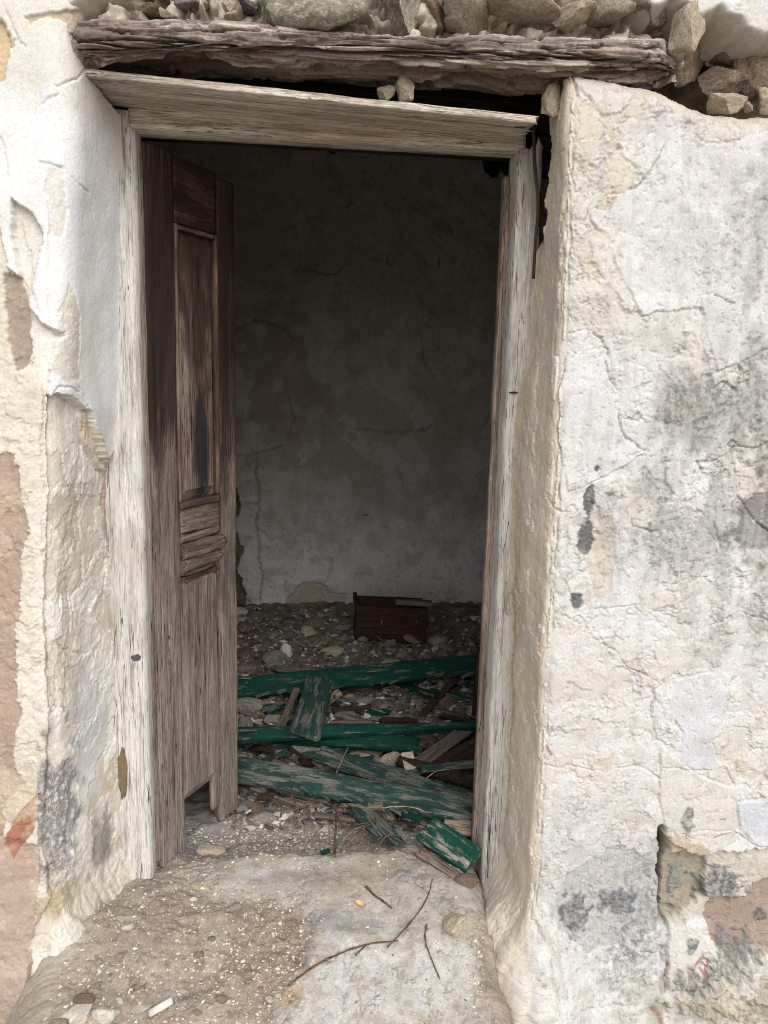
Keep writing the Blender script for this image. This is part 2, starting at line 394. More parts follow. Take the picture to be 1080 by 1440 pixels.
def corner_profile(Xc, Xj, Yj, R, side):
    """front face (s<0) - rounded corner - reveal (s>0); side +1: wall lies towards +x"""
    def fn(S, V):
        xc, xj = Xc(V), Xj(V)
        rx, ry = xj-xc, np.full_like(xc, Yj); L = np.hypot(rx, ry); rx, ry = rx/L, ry/L
        x = np.where(S < 0, xc-S*side, xc+S*rx); y = np.where(S < 0, 0*S, S*ry)
        t = np.clip((S+R)/(2*R), 0, 1); k = (S > -R) & (S < R)
        bx = (1-t)**2*(xc+R*side)+2*t*(1-t)*xc+t*t*(xc+R*rx); by = t*t*R*ry
        return np.stack([np.where(k, bx, x), np.where(k, by, y), V], -1)
    return fn
def itp(zs, xs): return lambda V: np.interp(V, zs, xs)

# ---- left pier -----------------------------------------------------
Sl = spaced(-.27, .285, .0021, lo=-1.95); Vl = spaced(-.45, 2.13, .0021, hi=3.05)
L = Sheet(Sl, Vl, corner_profile(itp([-.3,.08,1.17,1.94,2.1,3], [-.575,-.555,-.515,-.455,-.445,-.445]),
                                 itp([-.3,0,.4,1.2,1.6,1.95,3], [-.44,-.44,-.456,-.460,-.444,-.425,-.425]), .262, .05, -1))
front = sst(.02, -.03, L.S)
L.c[:] = lin((214,201,178)); L.rw[:] = .32
L.low += .005*fb2(L.S, L.V, 6, 2, 2)
# rough masonry render of the jamb, lumps and pits
f1, f2, cid = cell2(L.S*10+.5*L.wx, L.V*6.5+.5*L.wy, 4)
L.h += -.012 + .003*sst(0, .6, f2-f1)*sst(0, .3, cid)
L.tint(sst(.35, .9, cid), PALE, .7); L.tint(sst(.4, .1, cid), lin((200,176,144)), .6)
L.flakes(5, .05, .0022, lin((226,220,208)), 61, 4, crack=.002, lip=.0004, k=.7)
L.flakes(9, .35, .0016, lin((222,220,216)), 65, 4, crack=.001, lip=.0003, k=.7)
L.flakes(7, .40, -.002, lin((196,176,148)), 67, 4, crack=0, lip=0, k=.6)
L.h += .004*fb2(L.S, L.V, 9, 2, 68)
# plaster of the outer face: cream render over brown earth render, edge ends at the corner
mk = L.layer(L.poly([(-400,250),(66,250),(64,560),(66,700),(62,860),(66,1000),(66,1100),(58,1180),(70,1260),(50,1300),(40,1380),(30,1500),(-400,1500)], .005), .016, CREAM, .008, .001, rw=.5)
brown = L.poly([(-60,626),(20,640),(30,665),(36,720),(40,752),(30,790),(26,860),(24,960),(32,1000),(22,1040),(20,1070),(34,1100),(10,1130),(0,1180),(-60,1190)], .010)
L.layer(brown, -.005, BROWN, .002, .0, rw=.5)
L.layer(L.poly([(8,385),(34,390),(45,420),(46,500),(38,520),(22,525),(14,470)], .007), -.008, lin((176,154,132)), .003, 0, rw=.4)
L.layer(L.poly([(-60,1170),(30,1180),(58,1190),(54,1250),(48,1300),(44,1360),(40,1500),(-60,1500)], .010), -.004, lin((188,162,140)), .002, 0, rw=.45)
L.layer(L.poly([(10,1170),(30,1140),(58,1112),(62,1140),(48,1170),(30,1190),(20,1210),(8,1190)], .004), -.004, ORANGE, .003, 0, rw=.5)
L.tint(L.blob(20, 1120, 60, 40, .9, .25)*front, lin((206,182,150)), .7)
L.tint(sst(.1, .6, L.g1)*sst(-.02, -.05, L.S), lin((214,194,160)), .35)
# smooth white coat round the corner and on the reveal
wht = L.poly([(-400,-60),(118,-60),(116,60),(120,112),(166,168),(155,250),(157,330),(163,400),(158,470),(164,560),(166,600),(164,628),(153,632),(143,650),(133,632),(125,605),(118,578),(106,567),(90,556),(77,551),(68,561),(59,548),(52,520),(46,470),(46,432),(42,408),(30,394),(15,380),(7,340),(3,300),(-6,270),(-40,180),(-400,160)], .004)
mk = L.layer(wht, .019, WHITE, .004, .001, rw=.12)
wm = mk
L.tint(wm*sst(-.3, .5, fb2(L.S*2.2, L.V*.6, 7, 3, 71)), BWH, .45)
L.tint(wm*L.blob(60, 60, 90, 70, .8, .5), lin((226,218,202)), .8)
L.layer(L.poly([(-40,20),(6,32),(16,52),(20,72),(12,92),(4,112),(-40,120)], .005)+0*L.S, -.012, lin((222,190,140)), .004, 0, rw=.7)
L.layer(np.minimum(L.poly([(40,30),(80,22),(118,8),(122,30),(112,52),(100,56),(92,46),(84,32),(60,34),(46,44)], .006), wht), -.006, lin((206,186,154)), .003, 0, rw=.8)
L.layer(np.minimum(L.poly([(90,48),(112,54),(128,105),(118,110),(96,70)], .005), wht), -.005, lin((212,198,172)), .003, 0, rw=.8)
L.layer(L.poly([(66,240),(84,236),(88,290),(84,335),(70,330),(70,280)], .006), -.0025, lin((222,216,202)), .0015, 0, rw=.4, k=.8)
L.layer(L.poly([(90,395),(97,420),(101,445),(76,440),(85,420)], .003), -.002, lin((220,214,194)), .0015, 0, rw=.5)
L.layer(L.poly([(82,440),(102,450),(102,530),(88,540),(70,520),(76,470)], .006), -.002, lin((218,212,196)), .0012, 0, rw=.6)
L.layer(L.poly([(48,300),(60,330),(46,430),(58,455),(84,472),(76,480),(60,560),(50,520),(42,420),(34,400),(22,330),(20,280)], .004), -.004, lin((228,220,204)), .003, .001, rw=.3, k=.8)
for pts in ([(2,0),(10,22),(22,42),(30,62)], [(2,195),(12,230),(18,270),(24,300),(32,335),(40,375),(46,410)], [(60,234),(72,232),(86,240),(98,258),(112,270)], [(70,118),(80,124),(98,112),(110,95)], [(118,285),(124,320),(126,326)],
            [(40,350),(46,400),(62,455),(78,472),(86,468)], [(68,560),(76,545),(92,545),(110,560),(118,580)], [(20,72),(28,60),(40,70)], [(60,150),(72,140),(80,132)], [(100,545),(106,552),(116,566)], [(0,560),(6,590),(4,620)]):
    L.crack(pts, .005, .0019, .003)
# step behind the white tip, ledge lines in the reveal
L.layer(L.poly([(112,572),(120,585),(128,612),(142,648),(150,662),(138,660),(126,640),(118,620),(113,590)], .002), .010, lin((206,188,160)), .006, 0)
for pts in ([(113,580),(118,620),(120,680),(118,760),(122,820),(110,840),(112,880)], [(150,640),(152,700),(152,770),(150,860),(140,880)], [(104,830),(108,860),(106,890)], [(62,560),(60,640),(62,760),(64,860)], [(76,900),(100,915),(130,918)], [(64,1010),(80,1000)]):
    L.crack(pts, .008, .003, .006)
# colour of the lower jamb: blue grey wash, mould, ochre
rev = sst(-.05, .0, L.S)
L.tint(rev*L.blob(128, 1020, 26, 110, .6, .4), lin((204,207,208)), .8)
L.tint(rev*L.blob(140, 720, 30, 120, .5, .5), lin((206,200,186)), .6)
L.tint(L.blob(158, 720, 9, 60, .6, .3)*sst(.1, .18, L.S), lin((160,136,112)), .8)
sp = fb2(L.S, L.V, 70, 6, 91, .8)
L.tint(L.blob(86, 1140, 30, 100, .7, .35)*(L.S > -.045), lin((112,111,113)), .8)
L.tint(L.blob(88, 1140, 40, 130, .7, .3)*sst(.0, .3, sp)*(L.S > -.05), lin((206,202,198)), .8)
L.tint(L.blob(90, 970, 26, 50, .7, .3)*sst(.12, .35, sp)*(L.S > -.05), lin((136,132,126)), .6)
L.tint(L.blob(86, 1050, 20, 30, .6, .25)*(L.S > -.05), lin((226,216,196)), .8)
L.tint(L.blob(84, 1270, 26, 20, .6, .3)*(L.S > -.06), lin((186,162,118)), .8)
mk = L.blob(92, 1320, 18, 32, .3, .2)*(L.S > -.07); L.tint(mk, lin((226,220,206)), .9); L.h += .012*mk; L.rw *= 1-.7*mk
L.tint(L.blob(150, 1180, 12, 40, .6, .3), lin((128,130,132)), .8); L.tint(L.blob(138, 1290, 12, 18, .5, .3), lin((120,126,130)), .85)
L.tint(rev*L.blob(160, 1330, 60, 70, .6, .5), lin((190,172,146)), .6)
st = fb2(L.S*9+L.V*3, L.V*1.2-L.S*2, 7, 4, 95)
low = sst(.28, -.02, L.V)*rev
L.h += low*.0018*st; L.tint(low*sst(.0, .5, st), lin((214,202,180)), .6); L.tint(low*sst(.05, -.5, st), lin((160,142,118)), .5)
L.tint(sst(-.02, -.2, L.V)*sst(-.1, .4, L.g1), MOSS, .35)
# foot flares into the ground
L.h += .085*sst(.12, -.24, L.V)*np.exp(-((L.S-.02)/.12)**2)
L.h += .030*sst(.10, -.10, L.V)*sst(.05, .20, L.S)
L.h += L.rw*(.0014*fb2(L.S, L.V, 150, 3, 41)+.0012*fb2(L.S, L.V, 40, 3, 43)) + .0002*L.fx
L.c *= (1+.10*fb2(L.S, L.V, 45, 4, 47)*np.clip(L.rw*2, .2, 1))[..., None]
L.c *= (1-.08*sst(.0, -.06, L.S))[..., None]  # front face darkened in colour so the shaded reveal looks brighter beside it
me = L.mesh('wall_left'); pier_l = link('plastered_wall', me, M['plaster'], house); pier_l['label'] = 'white plaster peeling off brown render beside the open leaf'

# ---- right pier ----------------------------------------------------
Sr = spaced(-.62, .285, .0023, lo=-1.9)
ztop = lambda x: np.interp(x, [.50,.56,.62,.78,.86,.95,1.05,1.2,2.6], [1.978,2.010,2.008,1.990,1.960,1.950,1.955,1.965,1.965])
Vr = spaced(-.50, 1.90, .0023, hi=None); Vr = np.concatenate([Vr, np.arange(Vr[-1]+.0023, 2.125, .0023)])
_jt = [atY(q[0], q[1], .25) for q in ((757,180),(752,400),(744,490),(731,550),(724,600),(718,700),(716,800),(716,1000),(706,1100),(704,1180),(706,1240),(700,1400))][::-1]
_jr = ([q[2] for q in _jt], [q[0] for q in _jt])
_cp = corner_profile(itp([-.4,0,1.19,1.98,3], [.600,.592,.578,.556,.556]), itp(*_jr), .262, .032, 1)
def right_fn(S, V):
    B = _cp(S, V); zt = ztop(B[..., 0]); r = .05
    over = V-(zt-r)                                    # beyond the top edge the plaster rolls back into the wall
    a = np.clip(over/r, 0, math.pi/2)
    ext = np.clip(over-r*math.pi/2, 0, None)
    fr = sst(.10, -.02, S)
    back = r*(1-np.cos(a))+ext
    B[..., 1] = B[..., 1]+np.where(over > 0, back, 0)*(.35+.65*fr)
    B[..., 0] = B[..., 0]+np.where(over > 0, back, 0)*(1-fr)*.8
    B[..., 2] = np.where(over > 0, zt-r+r*np.sin(a), V)
    return B
R = Sheet(Sr, Vr, right_fn, flip=True)
frt = sst(.015, -.02, R.S); rev = 1-frt
R.c[:] = lin((223,220,214)); R.rw[:] = .14
R.low += .007*fb2(R.S, R.V, 5, 2, 102)+.0025*fb2(R.S, R.V, 15, 2, 104)
# colour fields of the old wash
R.tint(sst(-.2, .5, fb2(R.S, R.V, 5, 4, 110)), CREAM, .4)
R.tint(sst(.0, .5, fb2(R.S, R.V, 8, 4, 114)), WHITE, .7)
R.tint(R.blob(840, 220, 90, 190, .5, .5)*frt, lin((226,212,186)), .85)
R.tint(R.blob(850, 580, 70, 110, .5, .5)*frt, lin((226,228,230)), .9)
R.tint(R.blob(855, 1120, 85, 50, .5, .3)*frt, PEACH, .85)
R.tint(R.blob(1045, 1000, 50, 90, .6, .4), lin((222,212,184)), .8)
# successive coats that have flaked away in patches
k = R.flakes(3.6, .05, .0022, lin((226,226,226)), 117, 4, where=frt, crack=.0036, k=.8)
R.h *= 1-.5*k
k = R.flakes(6.5, .02, .0020, lin((228,227,224)), 120, 4, where=frt, crack=.0030, k=.55)
k = R.flakes(11, .30, .0018, lin((222,216,205)), 126, 3, where=frt, crack=.0026, k=.6)
sel = frt*sst(.0, .4, fb2(R.S, R.V, 4, 3, 130))
k = R.flakes(20, .38, .0014, lin((228,227,225)), 131, 3, where=sel, crack=.0020, k=.7)
k = R.flakes(20, .42, -.0014, lin((206,190,164)), 135, 3, where=sel, crack=0, lip=0, k=.6)
pa = R.poly([(800,500),(850,490),(858,520),(868,560),(872,600),(884,620),(905,632),(880,655),(800,690),(786,620),(790,540)], .005); R.layer(np.minimum(pa, .05), .0035, lin((226,228,230)), .004, .0015, rw=.15, k=.8)
pa = R.poly([(826,306),(835,296),(858,300),(868,272),(895,268),(925,235),(940,205),(975,190),(1010,205),(1100,180),(1100,480),(1010,520),(1000,505),(985,430),(900,440),(868,380),(856,330),(838,318)], .006); R.layer(pa, .0032, lin((226,228,229)), .004, .0015, rw=.25, k=.6)
pa = R.poly([(950,960),(1000,945),(1022,985),(1000,1040),(1012,1080),(985,1092),(955,1070),(960,1030),(940,1000)], .005); R.layer(pa, .003, BWH, .004, .0015, rw=.2, k=.7)
pa = R.poly([(800,820),(858,775),(872,740),(858,715),(840,735),(835,800)], .005); R.layer(pa, -.002, lin((222,208,180)), .002, 0, rw=.5, k=.7)
pa = R.poly([(835,720),(862,712),(866,760),(862,830),(838,850),(828,800)], .006); R.layer(pa, -.0025, lin((222,208,178)), .002, 0, rw=.5, k=.7)
pa = R.poly([(930,1050),(985,1090),(1035,1110),(1036,1180),(985,1200),(935,1180),(925,1120)], .005); R.layer(pa, .004, lin((222,218,208)), .004, .002, rw=.3)
pa = R.poly([(1036,1130),(1100,1120),(1100,1200),(1064,1190),(1040,1166)], .004); R.layer(pa, .005, BWH, .005, .001, rw=.2)
# grey mould and soot
dk = fb2(R.S*1.5, R.V*.7, 9, 6, 150)
mg = np.clip(R.blob(1010, 580, 70, 75, .5, .5)+R.blob(1075, 400, 55, 160, .7, .6)*.7+R.blob(955, 590, 35, 55, .6, .5)*.7+R.blob(1070, 620, 60, 70, .6, .4), 0, 1)
R.tint(mg*sst(-.6, .15, dk)*(.65+.35*sst(-.2, .3, R.g0)), lin((148,148,141)), .95)
mg2 = np.clip(R.blob(960, 720, 100, 90, .7, .5)+R.blob(1040, 820, 70, 100, .8, .5)*.8+R.blob(980, 330, 60, 80, .8, .5)*.35, 0, 1)
R.tint(mg2*sst(-.45, .25, dk)*(.6+.4*sst(-.2, .3, R.g0)), lin((170,172,172)), .9)
R.tint(R.blob(1068, 735, 34, 46, 1.1, .3), lin((116,114,108)), .75)
R.tint(sst(.25, .55, fb2(R.S, R.V, 70, 4, 155))*np.clip(mg+mg2, 0, 1), lin((120,120,114)), .6)
tr = R.poly([(985,420),(1045,410),(1035,480),(1015,520),(1008,545),(1000,520),(985,480)], .006); R.layer(tr, .002, lin((218,219,217)), .002, 0, k=.85)
f1, f2, cid = cell2(R.S*13+.9*R.wx, R.V*9+.9*R.wy, 9); gt = sst(.05, .45, fb2(R.S, R.V, 7, 3, 158))*frt
R.h -= .0045*np.exp(-((f2-f1)/.022)**2)*gt; R.h += .0012*(cid-.5)*sst(0, .03, f2-f1)*gt; R.tint(gt*sst(.5, 1., cid), lin((224,222,218)), .35)
stk = sst(.1, .6, fb2(R.S*3.5, R.V*.5, 9, 4, 159)); R.tint(stk*frt*sst(.2, 1.0, R.V), lin((196,196,193)), .45)
# cement scars
for (x, y, a, b_) in ((829, 706, 7, 18), (827, 756, 9, 26), (811, 846, 9, 12), (839, 658, 3, 5)):
    mk = R.blob(x, y, a, b_, .35, .18, freq=60); R.tint(mk, lin((112,112,110)), .95); R.h += mk*(-.003+.003*fb2(R.S, R.V, 160, 3, 160)); R.rw = R.rw*(1-mk)+1.0*mk
for pts, dp in (([(800,470),(822,464),(846,478),(854,500),(852,512),(864,545),(870,590),(878,612),(892,620),(906,632)], .008), ([(1090,622),(1060,628),(1030,626),(1022,640),(1000,648),(980,650)], .008), ([(1024,626),(1030,618),(1040,628)], .006),
            ([(870,670),(874,700),(884,720),(892,740),(912,745),(935,748),(950,760),(964,758)], .006), ([(770,700),(790,720),(800,760),(790,790)], .005), ([(1040,700),(1052,720),(1062,735),(1080,748)], .007), ([(980,720),(996,730),(1006,745),(1012,770)], .006),
            ([(795,815),(800,830),(812,845)], .004), ([(915,915),(925,935),(935,960),(922,970)], .006), ([(846,905),(866,918),(880,938),(905,945),(922,958)], .007), ([(842,930),(870,940),(890,945)], .005), ([(920,970),(918,1010),(924,1038),(932,1042)], .006),
            ([(930,1080),(985,1085),(1020,1082),(1034,1104)], .006), ([(826,300),(832,318),(846,330)], .004), ([(1006,415),(1015,420),(1028,430)], .008), ([(1006,545),(1018,540),(1036,548),(1040,562)], .007), ([(882,270),(900,262),(930,212),(945,196),(960,200)], .005),
            ([(880,640),(900,632)], .004), ([(760,1075),(790,1080),(800,1076),(840,1082),(900,1078),(930,1092)], .004), ([(960,1170),(990,1165),(1030,1168),(1060,1190),(1085,1192)], .007), ([(840,860),(900,850),(950,870)], .004), ([(1000,880),(1040,860),(1085,870)], .005)):
    R.crack(pts, dp*1.35, .0017, .005)
# foot: grey cement, bare masonry, cavity, brown earth
R.layer(R.poly([(868,1190),(905,1205),(922,1180),(930,1175),(926,1300),(880,1320),(820,1330),(770,1290),(800,1230),(850,1200)], .008), -.004, lin((168,168,166)), .004, .001, rw=.9, k=.8)
R.tint(R.blob(840, 1260, 110, 110, .9, .3)*frt, lin((204,204,202)), .6)
spk = fb2(R.S, R.V, 60, 6, 170, .8)
R.tint(R.blob(830, 1290, 130, 130, .8, .4)*sst(.2, .5, spk)*frt, lin((126,128,130)), .6)
R.tint(R.blob(900, 1280, 26, 70, 1., .3, freq=40)*sst(-.3, .2, spk), lin((140,142,144)), .6)
R.tint(R.blob(880, 1350, 34, 34, 1., .3, freq=40)*sst(-.3, .2, spk), lin((140,142,146)), .6)
R.layer(R.poly([(936,1182),(985,1200),(1100,1195),(1100,1320),(1040,1335),(990,1290),(936,1296),(932,1240)], .012), -.013, lin((212,204,186)), .004, 0, rw=.6)
R.layer(R.poly([(990,1290),(1005,1262),(1050,1262),(1062,1245),(1100,1236),(1100,1330),(1070,1336),(1040,1330),(1020,1345),(1000,1320)], .007), -.005, lin((178,152,132)), .002, 0, rw=.4)
R.layer(R.poly([(930,1168),(936,1175),(938,1210),(990,1206),(996,1218),(990,1262),(955,1290),(932,1300),(926,1240),(926,1190)], .011), -.018, lin((176,162,138)), .006, 0, rw=1.)
cav = R.line([(930,1166),(934,1200),(932,1230),(931,1262),(929,1292)], .002); R.h -= .050*np.exp(-(cav/.0065)**2); R.tint(np.exp(-(cav/.008)**2), lin((96,84,70)), .8)
cav = R.line([(936,1208),(956,1206),(990,1204)], .003); R.h -= .022*np.exp(-(cav/.005)**2)
cav = R.line([(932,1285),(944,1282),(956,1290)], .003); R.h -= .02*np.exp(-(cav/.006)**2)
R.layer(R.poly([(934,1172),(952,1168),(990,1190),(1000,1206),(975,1196),(940,1202)], .010), .012, lin((212,190,158)), .005, 0, rw=.7)
R.layer(R.poly([(938,1290),(975,1300),(1004,1330),(996,1350),(975,1340),(985,1362),(950,1372),(930,1380),(934,1330)], .006), .014, lin((222,218,206)), .006, .002, rw=.3)
for (x, y, a, b_, cc, hh) in ((1016,1246,28,20,(104,112,116),.012), (1030,1335,32,26,(128,132,132),.010), (972,1368,30,18,(108,106,104),.012), (808,1280,18,24,(98,104,114),.006), (963,1152,9,20,(134,136,130),.004), (966,1319,8,8,(112,114,112),.005), (1075,1290,10,10,(96,104,98),.005), (958,1234,9,24,(138,146,144),.010), (1010,1390,70,20,(206,190,160),.016), (1050,1410,60,20,(196,178,148),.010), (870,1265,22,16,(112,116,124),.005), (1064,1365,40,30,(214,208,194),.012)):
    mk = R.blob(x, y, a, b_, .8, .2, freq=30); R.tint(mk*(.55+.45*sst(-.2, .2, R.g0)), lin(cc), .9); R.h += hh*mk+mk*.003*fb2(R.S, R.V, 110, 3, 181); R.rw = R.rw*(1-mk)+.9*mk
for pts, wd in (([(968,1344),(978,1338),(988,1336),(986,1350),(982,1358),(974,1348)], .0035), ([(745,1206),(752,1202),(756,1212),(748,1208)], .003), ([(752,1225),(753,1227)], .004), ([(912,1408),(920,1420),(926,1438)], .008), ([(930,1385),(928,1370),(932,1345)], .002), ([(770,1052),(776,1062)], .004), ([(1012,1150),(1020,1151)], .002), ([(1074,1090),(1080,1096)], .004), ([(1000,1176),(1014,1172),(1026,1170)], .0018)):
    d = R.line(pts, .003); R.tint(np.exp(-(d/wd)**2), RED, .85)
R.crack([(700,1385),(760,1400),(800,1398),(850,1400),(890,1405)], .008, .004, .008); R.crack([(925,1290),(928,1330),(924,1380),(935,1440)], .010, .004, .006)
# reveal: smooth beige render with vertical streaks, crumbled joint along the frame
R.tint(rev, lin((232,213,182)), .92); R.rw *= (1-.65*rev)  # beige raised in colour to stand for light bounced into the reveal
stv = fb2(R.S*18, R.V*3, 1, 5, 190, .6); R.tint(rev*sst(.0, .6, stv), lin((236,224,202)), .6); R.tint(rev*sst(.05, -.6, stv), lin((216,194,160)), .4); R.h += rev*(.0010*stv+.0008*fb2(R.S, R.V, 55, 4, 191))
R.flakes(9, .22, .0022, lin((226,216,198)), 193, 4, where=rev, crack=.002, k=.6)
R.tint(sst(.13, .2, R.S)*R.blob(728, 760, 40, 330, .4, .4), lin((206,186,146)), .6)
jn = np.abs(R.S-(.225+.012*fb2(0*R.S, R.V, 6, 3, 195))); jz = sst(1.0, .75, R.V)*sst(.02, .2, R.V)
R.h -= .016*jz*np.exp(-(jn/.010)**2)*(1+.8*fb2(R.S, R.V, 70, 3, 197)); R.tint(jz*np.exp(-(jn/.011)**2), lin((146,118,88)), .8); R.rw += 1.4*jz*np.exp(-(jn/.014)**2)
gp = sst(1.66, 1.76, R.V)*sst(.15, .18, R.S+.02*fb2(R.S, R.V, 26, 3, 199)); R.h -= .05*gp; R.tint(gp, lin((92,78,66)), .9)
edge = np.exp(-((R.S+.005)/.014)**2); R.flakes(24, .1, .0035, lin((224,212,190)), 203, 4, where=edge, crack=.003, k=.7)
R.tint(edge*sst(-.1, .4, R.g1), lin((228,220,204)), .5)
low = sst(.22, -.05, R.V)*sst(-.16, -.02, R.S); st = fb2(R.S*9-R.V*2.5, R.V*1.3+R.S*2, 7, 4, 207)
R.h += low*.0014*st; R.tint(low*sst(.05, -.5, st), lin((170,152,124)), .35); R.rw += .5*low
R.tint(sst(-.06, -.2, R.V)*sst(.6, -.3, R.S+.3)*sst(-.3, .3, R.g1), lin((160,160,122)), .55)
R.h += .13*sst(.10, -.26, R.V)*np.exp(-((R.S-.02)/.13)**2)+.055*sst(.06, -.08, R.V)*sst(.03, .12, R.S)
R.h += .030*sst(.10, -.3, R.V)*frt
# top edge of the plaster: bare and crumbly
tp = sst(.06, .0, ztop(R.B[..., 0])-R.V+.012*R.g1); R.tint(tp, lin((206,188,160)), .7); R.rw += .7*tp
R.h += R.rw*(.0010*fb2(R.S, R.V, 150, 3, 141)+.0015*fb2(R.S, R.V, 42, 3, 143)) + .0002*R.fx
R.tint(sst(.25, .6, fb2(R.S, R.V, 28, 5, 145))*frt, lin((196,186,168)), .35)
R.c *= (1+.09*fb2(R.S, R.V, 45, 4, 147)*np.clip(R.rw*2, .25, 1))[..., None]
pit_ = sst(.52, .62, fb2(R.S, R.V, 60, 3, 149)); R.h -= .0025*pit_
R.c *= (1-.18*frt)[..., None]  # lighting balance put into colour: front dimmed, reveal left at full brightness
me = R.mesh('wall_right'); pier_r = link('plastered_wall', me, M['plaster'], house); pier_r['label'] = 'flaking whitewashed wall with grey mould beside the doorway'

# ---- plaster above the lintel (its ragged lower edge) -------------------
Su = spaced(-.46, 1.25, .004, hi=2.48); Vu = spaced(2.02, 2.28, .003, hi=3.05)
U = Sheet(Su, Vu, lambda S, V: np.stack([S, 0*S-.004, V], -1))
zl = np.interp(U.S, [-.46,-.44,-.40,-.2,0,.3,.55,.66,.70,.735,.77,.80,.835,.87,.90,.95,1.0,1.06,1.3,2.5], [2.05,2.052,2.09,2.16,2.20,2.21,2.20,2.19,2.155,2.13,2.165,2.150,2.118,2.150,2.135,2.105,2.10,2.098,2.09,2.08])
U.h += .008*fb2(U.S, U.V, 6, 3, 300)
e = U.V-zl+.010*U.wx
U.c[:] = lin((222,218,208)); U.tint(sst(-.2, .4, U.g1), BWH, .6); U.flakes(12, .1, .002, WHITE, 310, 4)
U.tint(sst(.03, .0, e), lin((206,192,166)), .8)
U.h -= .035*sst(.016, -.004, e)+.10*sst(.0, -.03, e); U.h += .002*fb2(U.S, U.V, 90, 3, 320)
kp = (e[:-1, :-1] > -.032)
U.c *= .85
me = U.mesh('plaster_over_lintel', kp); link('plaster_coat', me, M['plaster'], house)

# ---- box helper and wall cores --------------------------------------
def box_mesh(name, lo, hi):
    bm = bmesh.new(); bmesh.ops.create_cube(bm, size=1.0)
    lo, hi = Vector(lo), Vector(hi)
    for v in bm.verts: v.co = Vector(((v.co.x+.5)*(hi.x-lo.x)+lo.x, (v.co.y+.5)*(hi.y-lo.y)+lo.y, (v.co.z+.5)*(hi.z-lo.z)+lo.z))
    me = bpy.data.meshes.new(name); bm.to_mesh(me); bm.free(); return me
def house_box(name, lo, hi, mat, parent=None): return link(name, box_mesh(name, lo, hi), mat, parent or house)
core = house_box('wall_core', (-2.45,.07,-.6), (-.575,.55,3.02), M['mortar'])
house_box('wall_core', (-.56,.30,-.6), (-.475,.545,3.02), M['mortar'])
house_box('wall_core', (.665,.075,-.6), (2.45,.55,1.87), M['mortar'])
house_box('wall_core', (.60,.30,-.6), (.665,.545,1.87), M['mortar'])
house_box('wall_core', (-.452,.22,2.10), (2.45,.55,3.02), M['mortar'])
house_box('wall_core', (.83,.20,1.87), (2.45,.55,2.10), M['mortar'])
house_box('inner_beam', (-.452,.25,1.968), (.83,.54,2.10), M['darkbeam'])
house_box('inner_beam', (.58,.28,1.87), (.83,.53,1.968), M['darkbeam'])
house_box('side_wall', (-1.35,.55,-.3), (-1.22,3.0,3.02), M['plain'])
house_box('side_wall', (1.75,.55,-.3), (1.88,3.0,3.02), M['plain'])
house_box('roof', (-2.5,-.02,3.05), (2.5,3.3,3.2), M['mortar'])
house_box('ceiling', (-1.35,.55,2.92), (1.88,3.0,3.02), M['plain'])

# ---- back wall of the room -------------------------------------------
Sb = spaced(-.55, 1.25, .0062, lo=-1.25, hi=1.78); Vb = spaced(-.12, 2.92, .0072)
Y_BACK = 2.86
B = Sheet(Sb, Vb, lambda S, V: np.stack([S, 0*S+Y_BACK, V], -1))
B.c[:] = lin((150,146,140)); B.rw[:] = .5
B.h += .018*fb2(B.S, B.V, 2.5, 3, 400)+.008*fb2(B.S, B.V, 9, 4, 402)
B.tint(sst(.95, .25, B.V+.2*fb2(B.S, B.V, 3, 4, 404)), lin((164,162,160)), .85)
B.tint(B.blob(520, 620, 200, 120, .8, .6, freq=6), lin((126,112,98)), .7)
B.tint(B.blob(380, 520, 90, 90, .8, .4, freq=9), lin((120,96,80)), .6)
B.tint(sst(2.0, 2.6, B.V+.2*B.g1), lin((146,146,147)), .6)
B.flakes(4, .15, .004, lin((158,152,146)), 410, 5, crack=.004, k=.5)
B.flakes(8, .35, .004, lin((134,125,116)), 415, 5, crack=.003, k=.45)
B.flakes(5, .38, -.004, lin((128,122,117)), 420, 5, crack=.003, k=.3)
d = B.poly([(672,190),(740,190),(740,240),(722,252),(705,240),(700,250),(680,246),(676,225)], .01); B.layer(d, -.004, NAVY, .0, 0)
d = B.poly([(452,195),(470,195),(472,214),(460,216)], .008); B.layer(d, -.004, lin((40,40,46)), 0, 0)
d = B.poly([(400,856),(410,838),(420,822),(440,817),(456,822),(462,834),(486,838),(484,870),(400,870)], .012); B.layer(d, -.022, lin((150,134,112)), .012, 0, rw=1.2)
d = B.poly([(300,670),(330,690),(338,720),(330,740),(342,775),(334,800),(345,840),(344,870),(300,870)], .016); B.layer(d, -.05, lin((84,76,68)), .01, 0, rw=2.)
for pts, dp in (([(362,636),(360,665),(366,690),(364,712),(358,735),(366,760),(362,790),(370,815),(366,846)], .03), ([(322,640),(345,640),(362,636),(385,634),(395,628)], .015), ([(330,704),(345,706),(362,706)], .018), ([(405,560),(412,590),(406,615)], .01),
            ([(328,470),(360,450),(400,460),(415,480)], .012), ([(590,470),(600,510),(612,530)], .01), ([(335,838),(352,842),(356,860)], .02), ([(360,740),(380,760),(400,755)], .01), ([(430,380),(470,385),(490,372)], .008), ([(500,600),(560,606),(610,600)], .008)):
    dd = B.crack(pts, dp, .006, .010); B.tint(np.exp(-(dd/.005)**2), lin((72,64,58)), .5)
for (x, y, r) in ((543,366,3),(616,370,3),(548,372,2),(514,722,2)):
    mk = B.blob(x, y, r, r*1.6, .5, .2); B.tint(mk, lin((40,36,34)), .9); B.h -= .006*mk
B.tint(sst(.40, .65, fb2(B.S, B.V, 22, 5, 431)), lin((110,102,94)), .35)
B.h += B.rw*(.004*fb2(B.S, B.V, 30, 4, 441)+.004*fb2(B.S, B.V, 12, 4, 443))
B.c *= 1.95; B.sat = .5
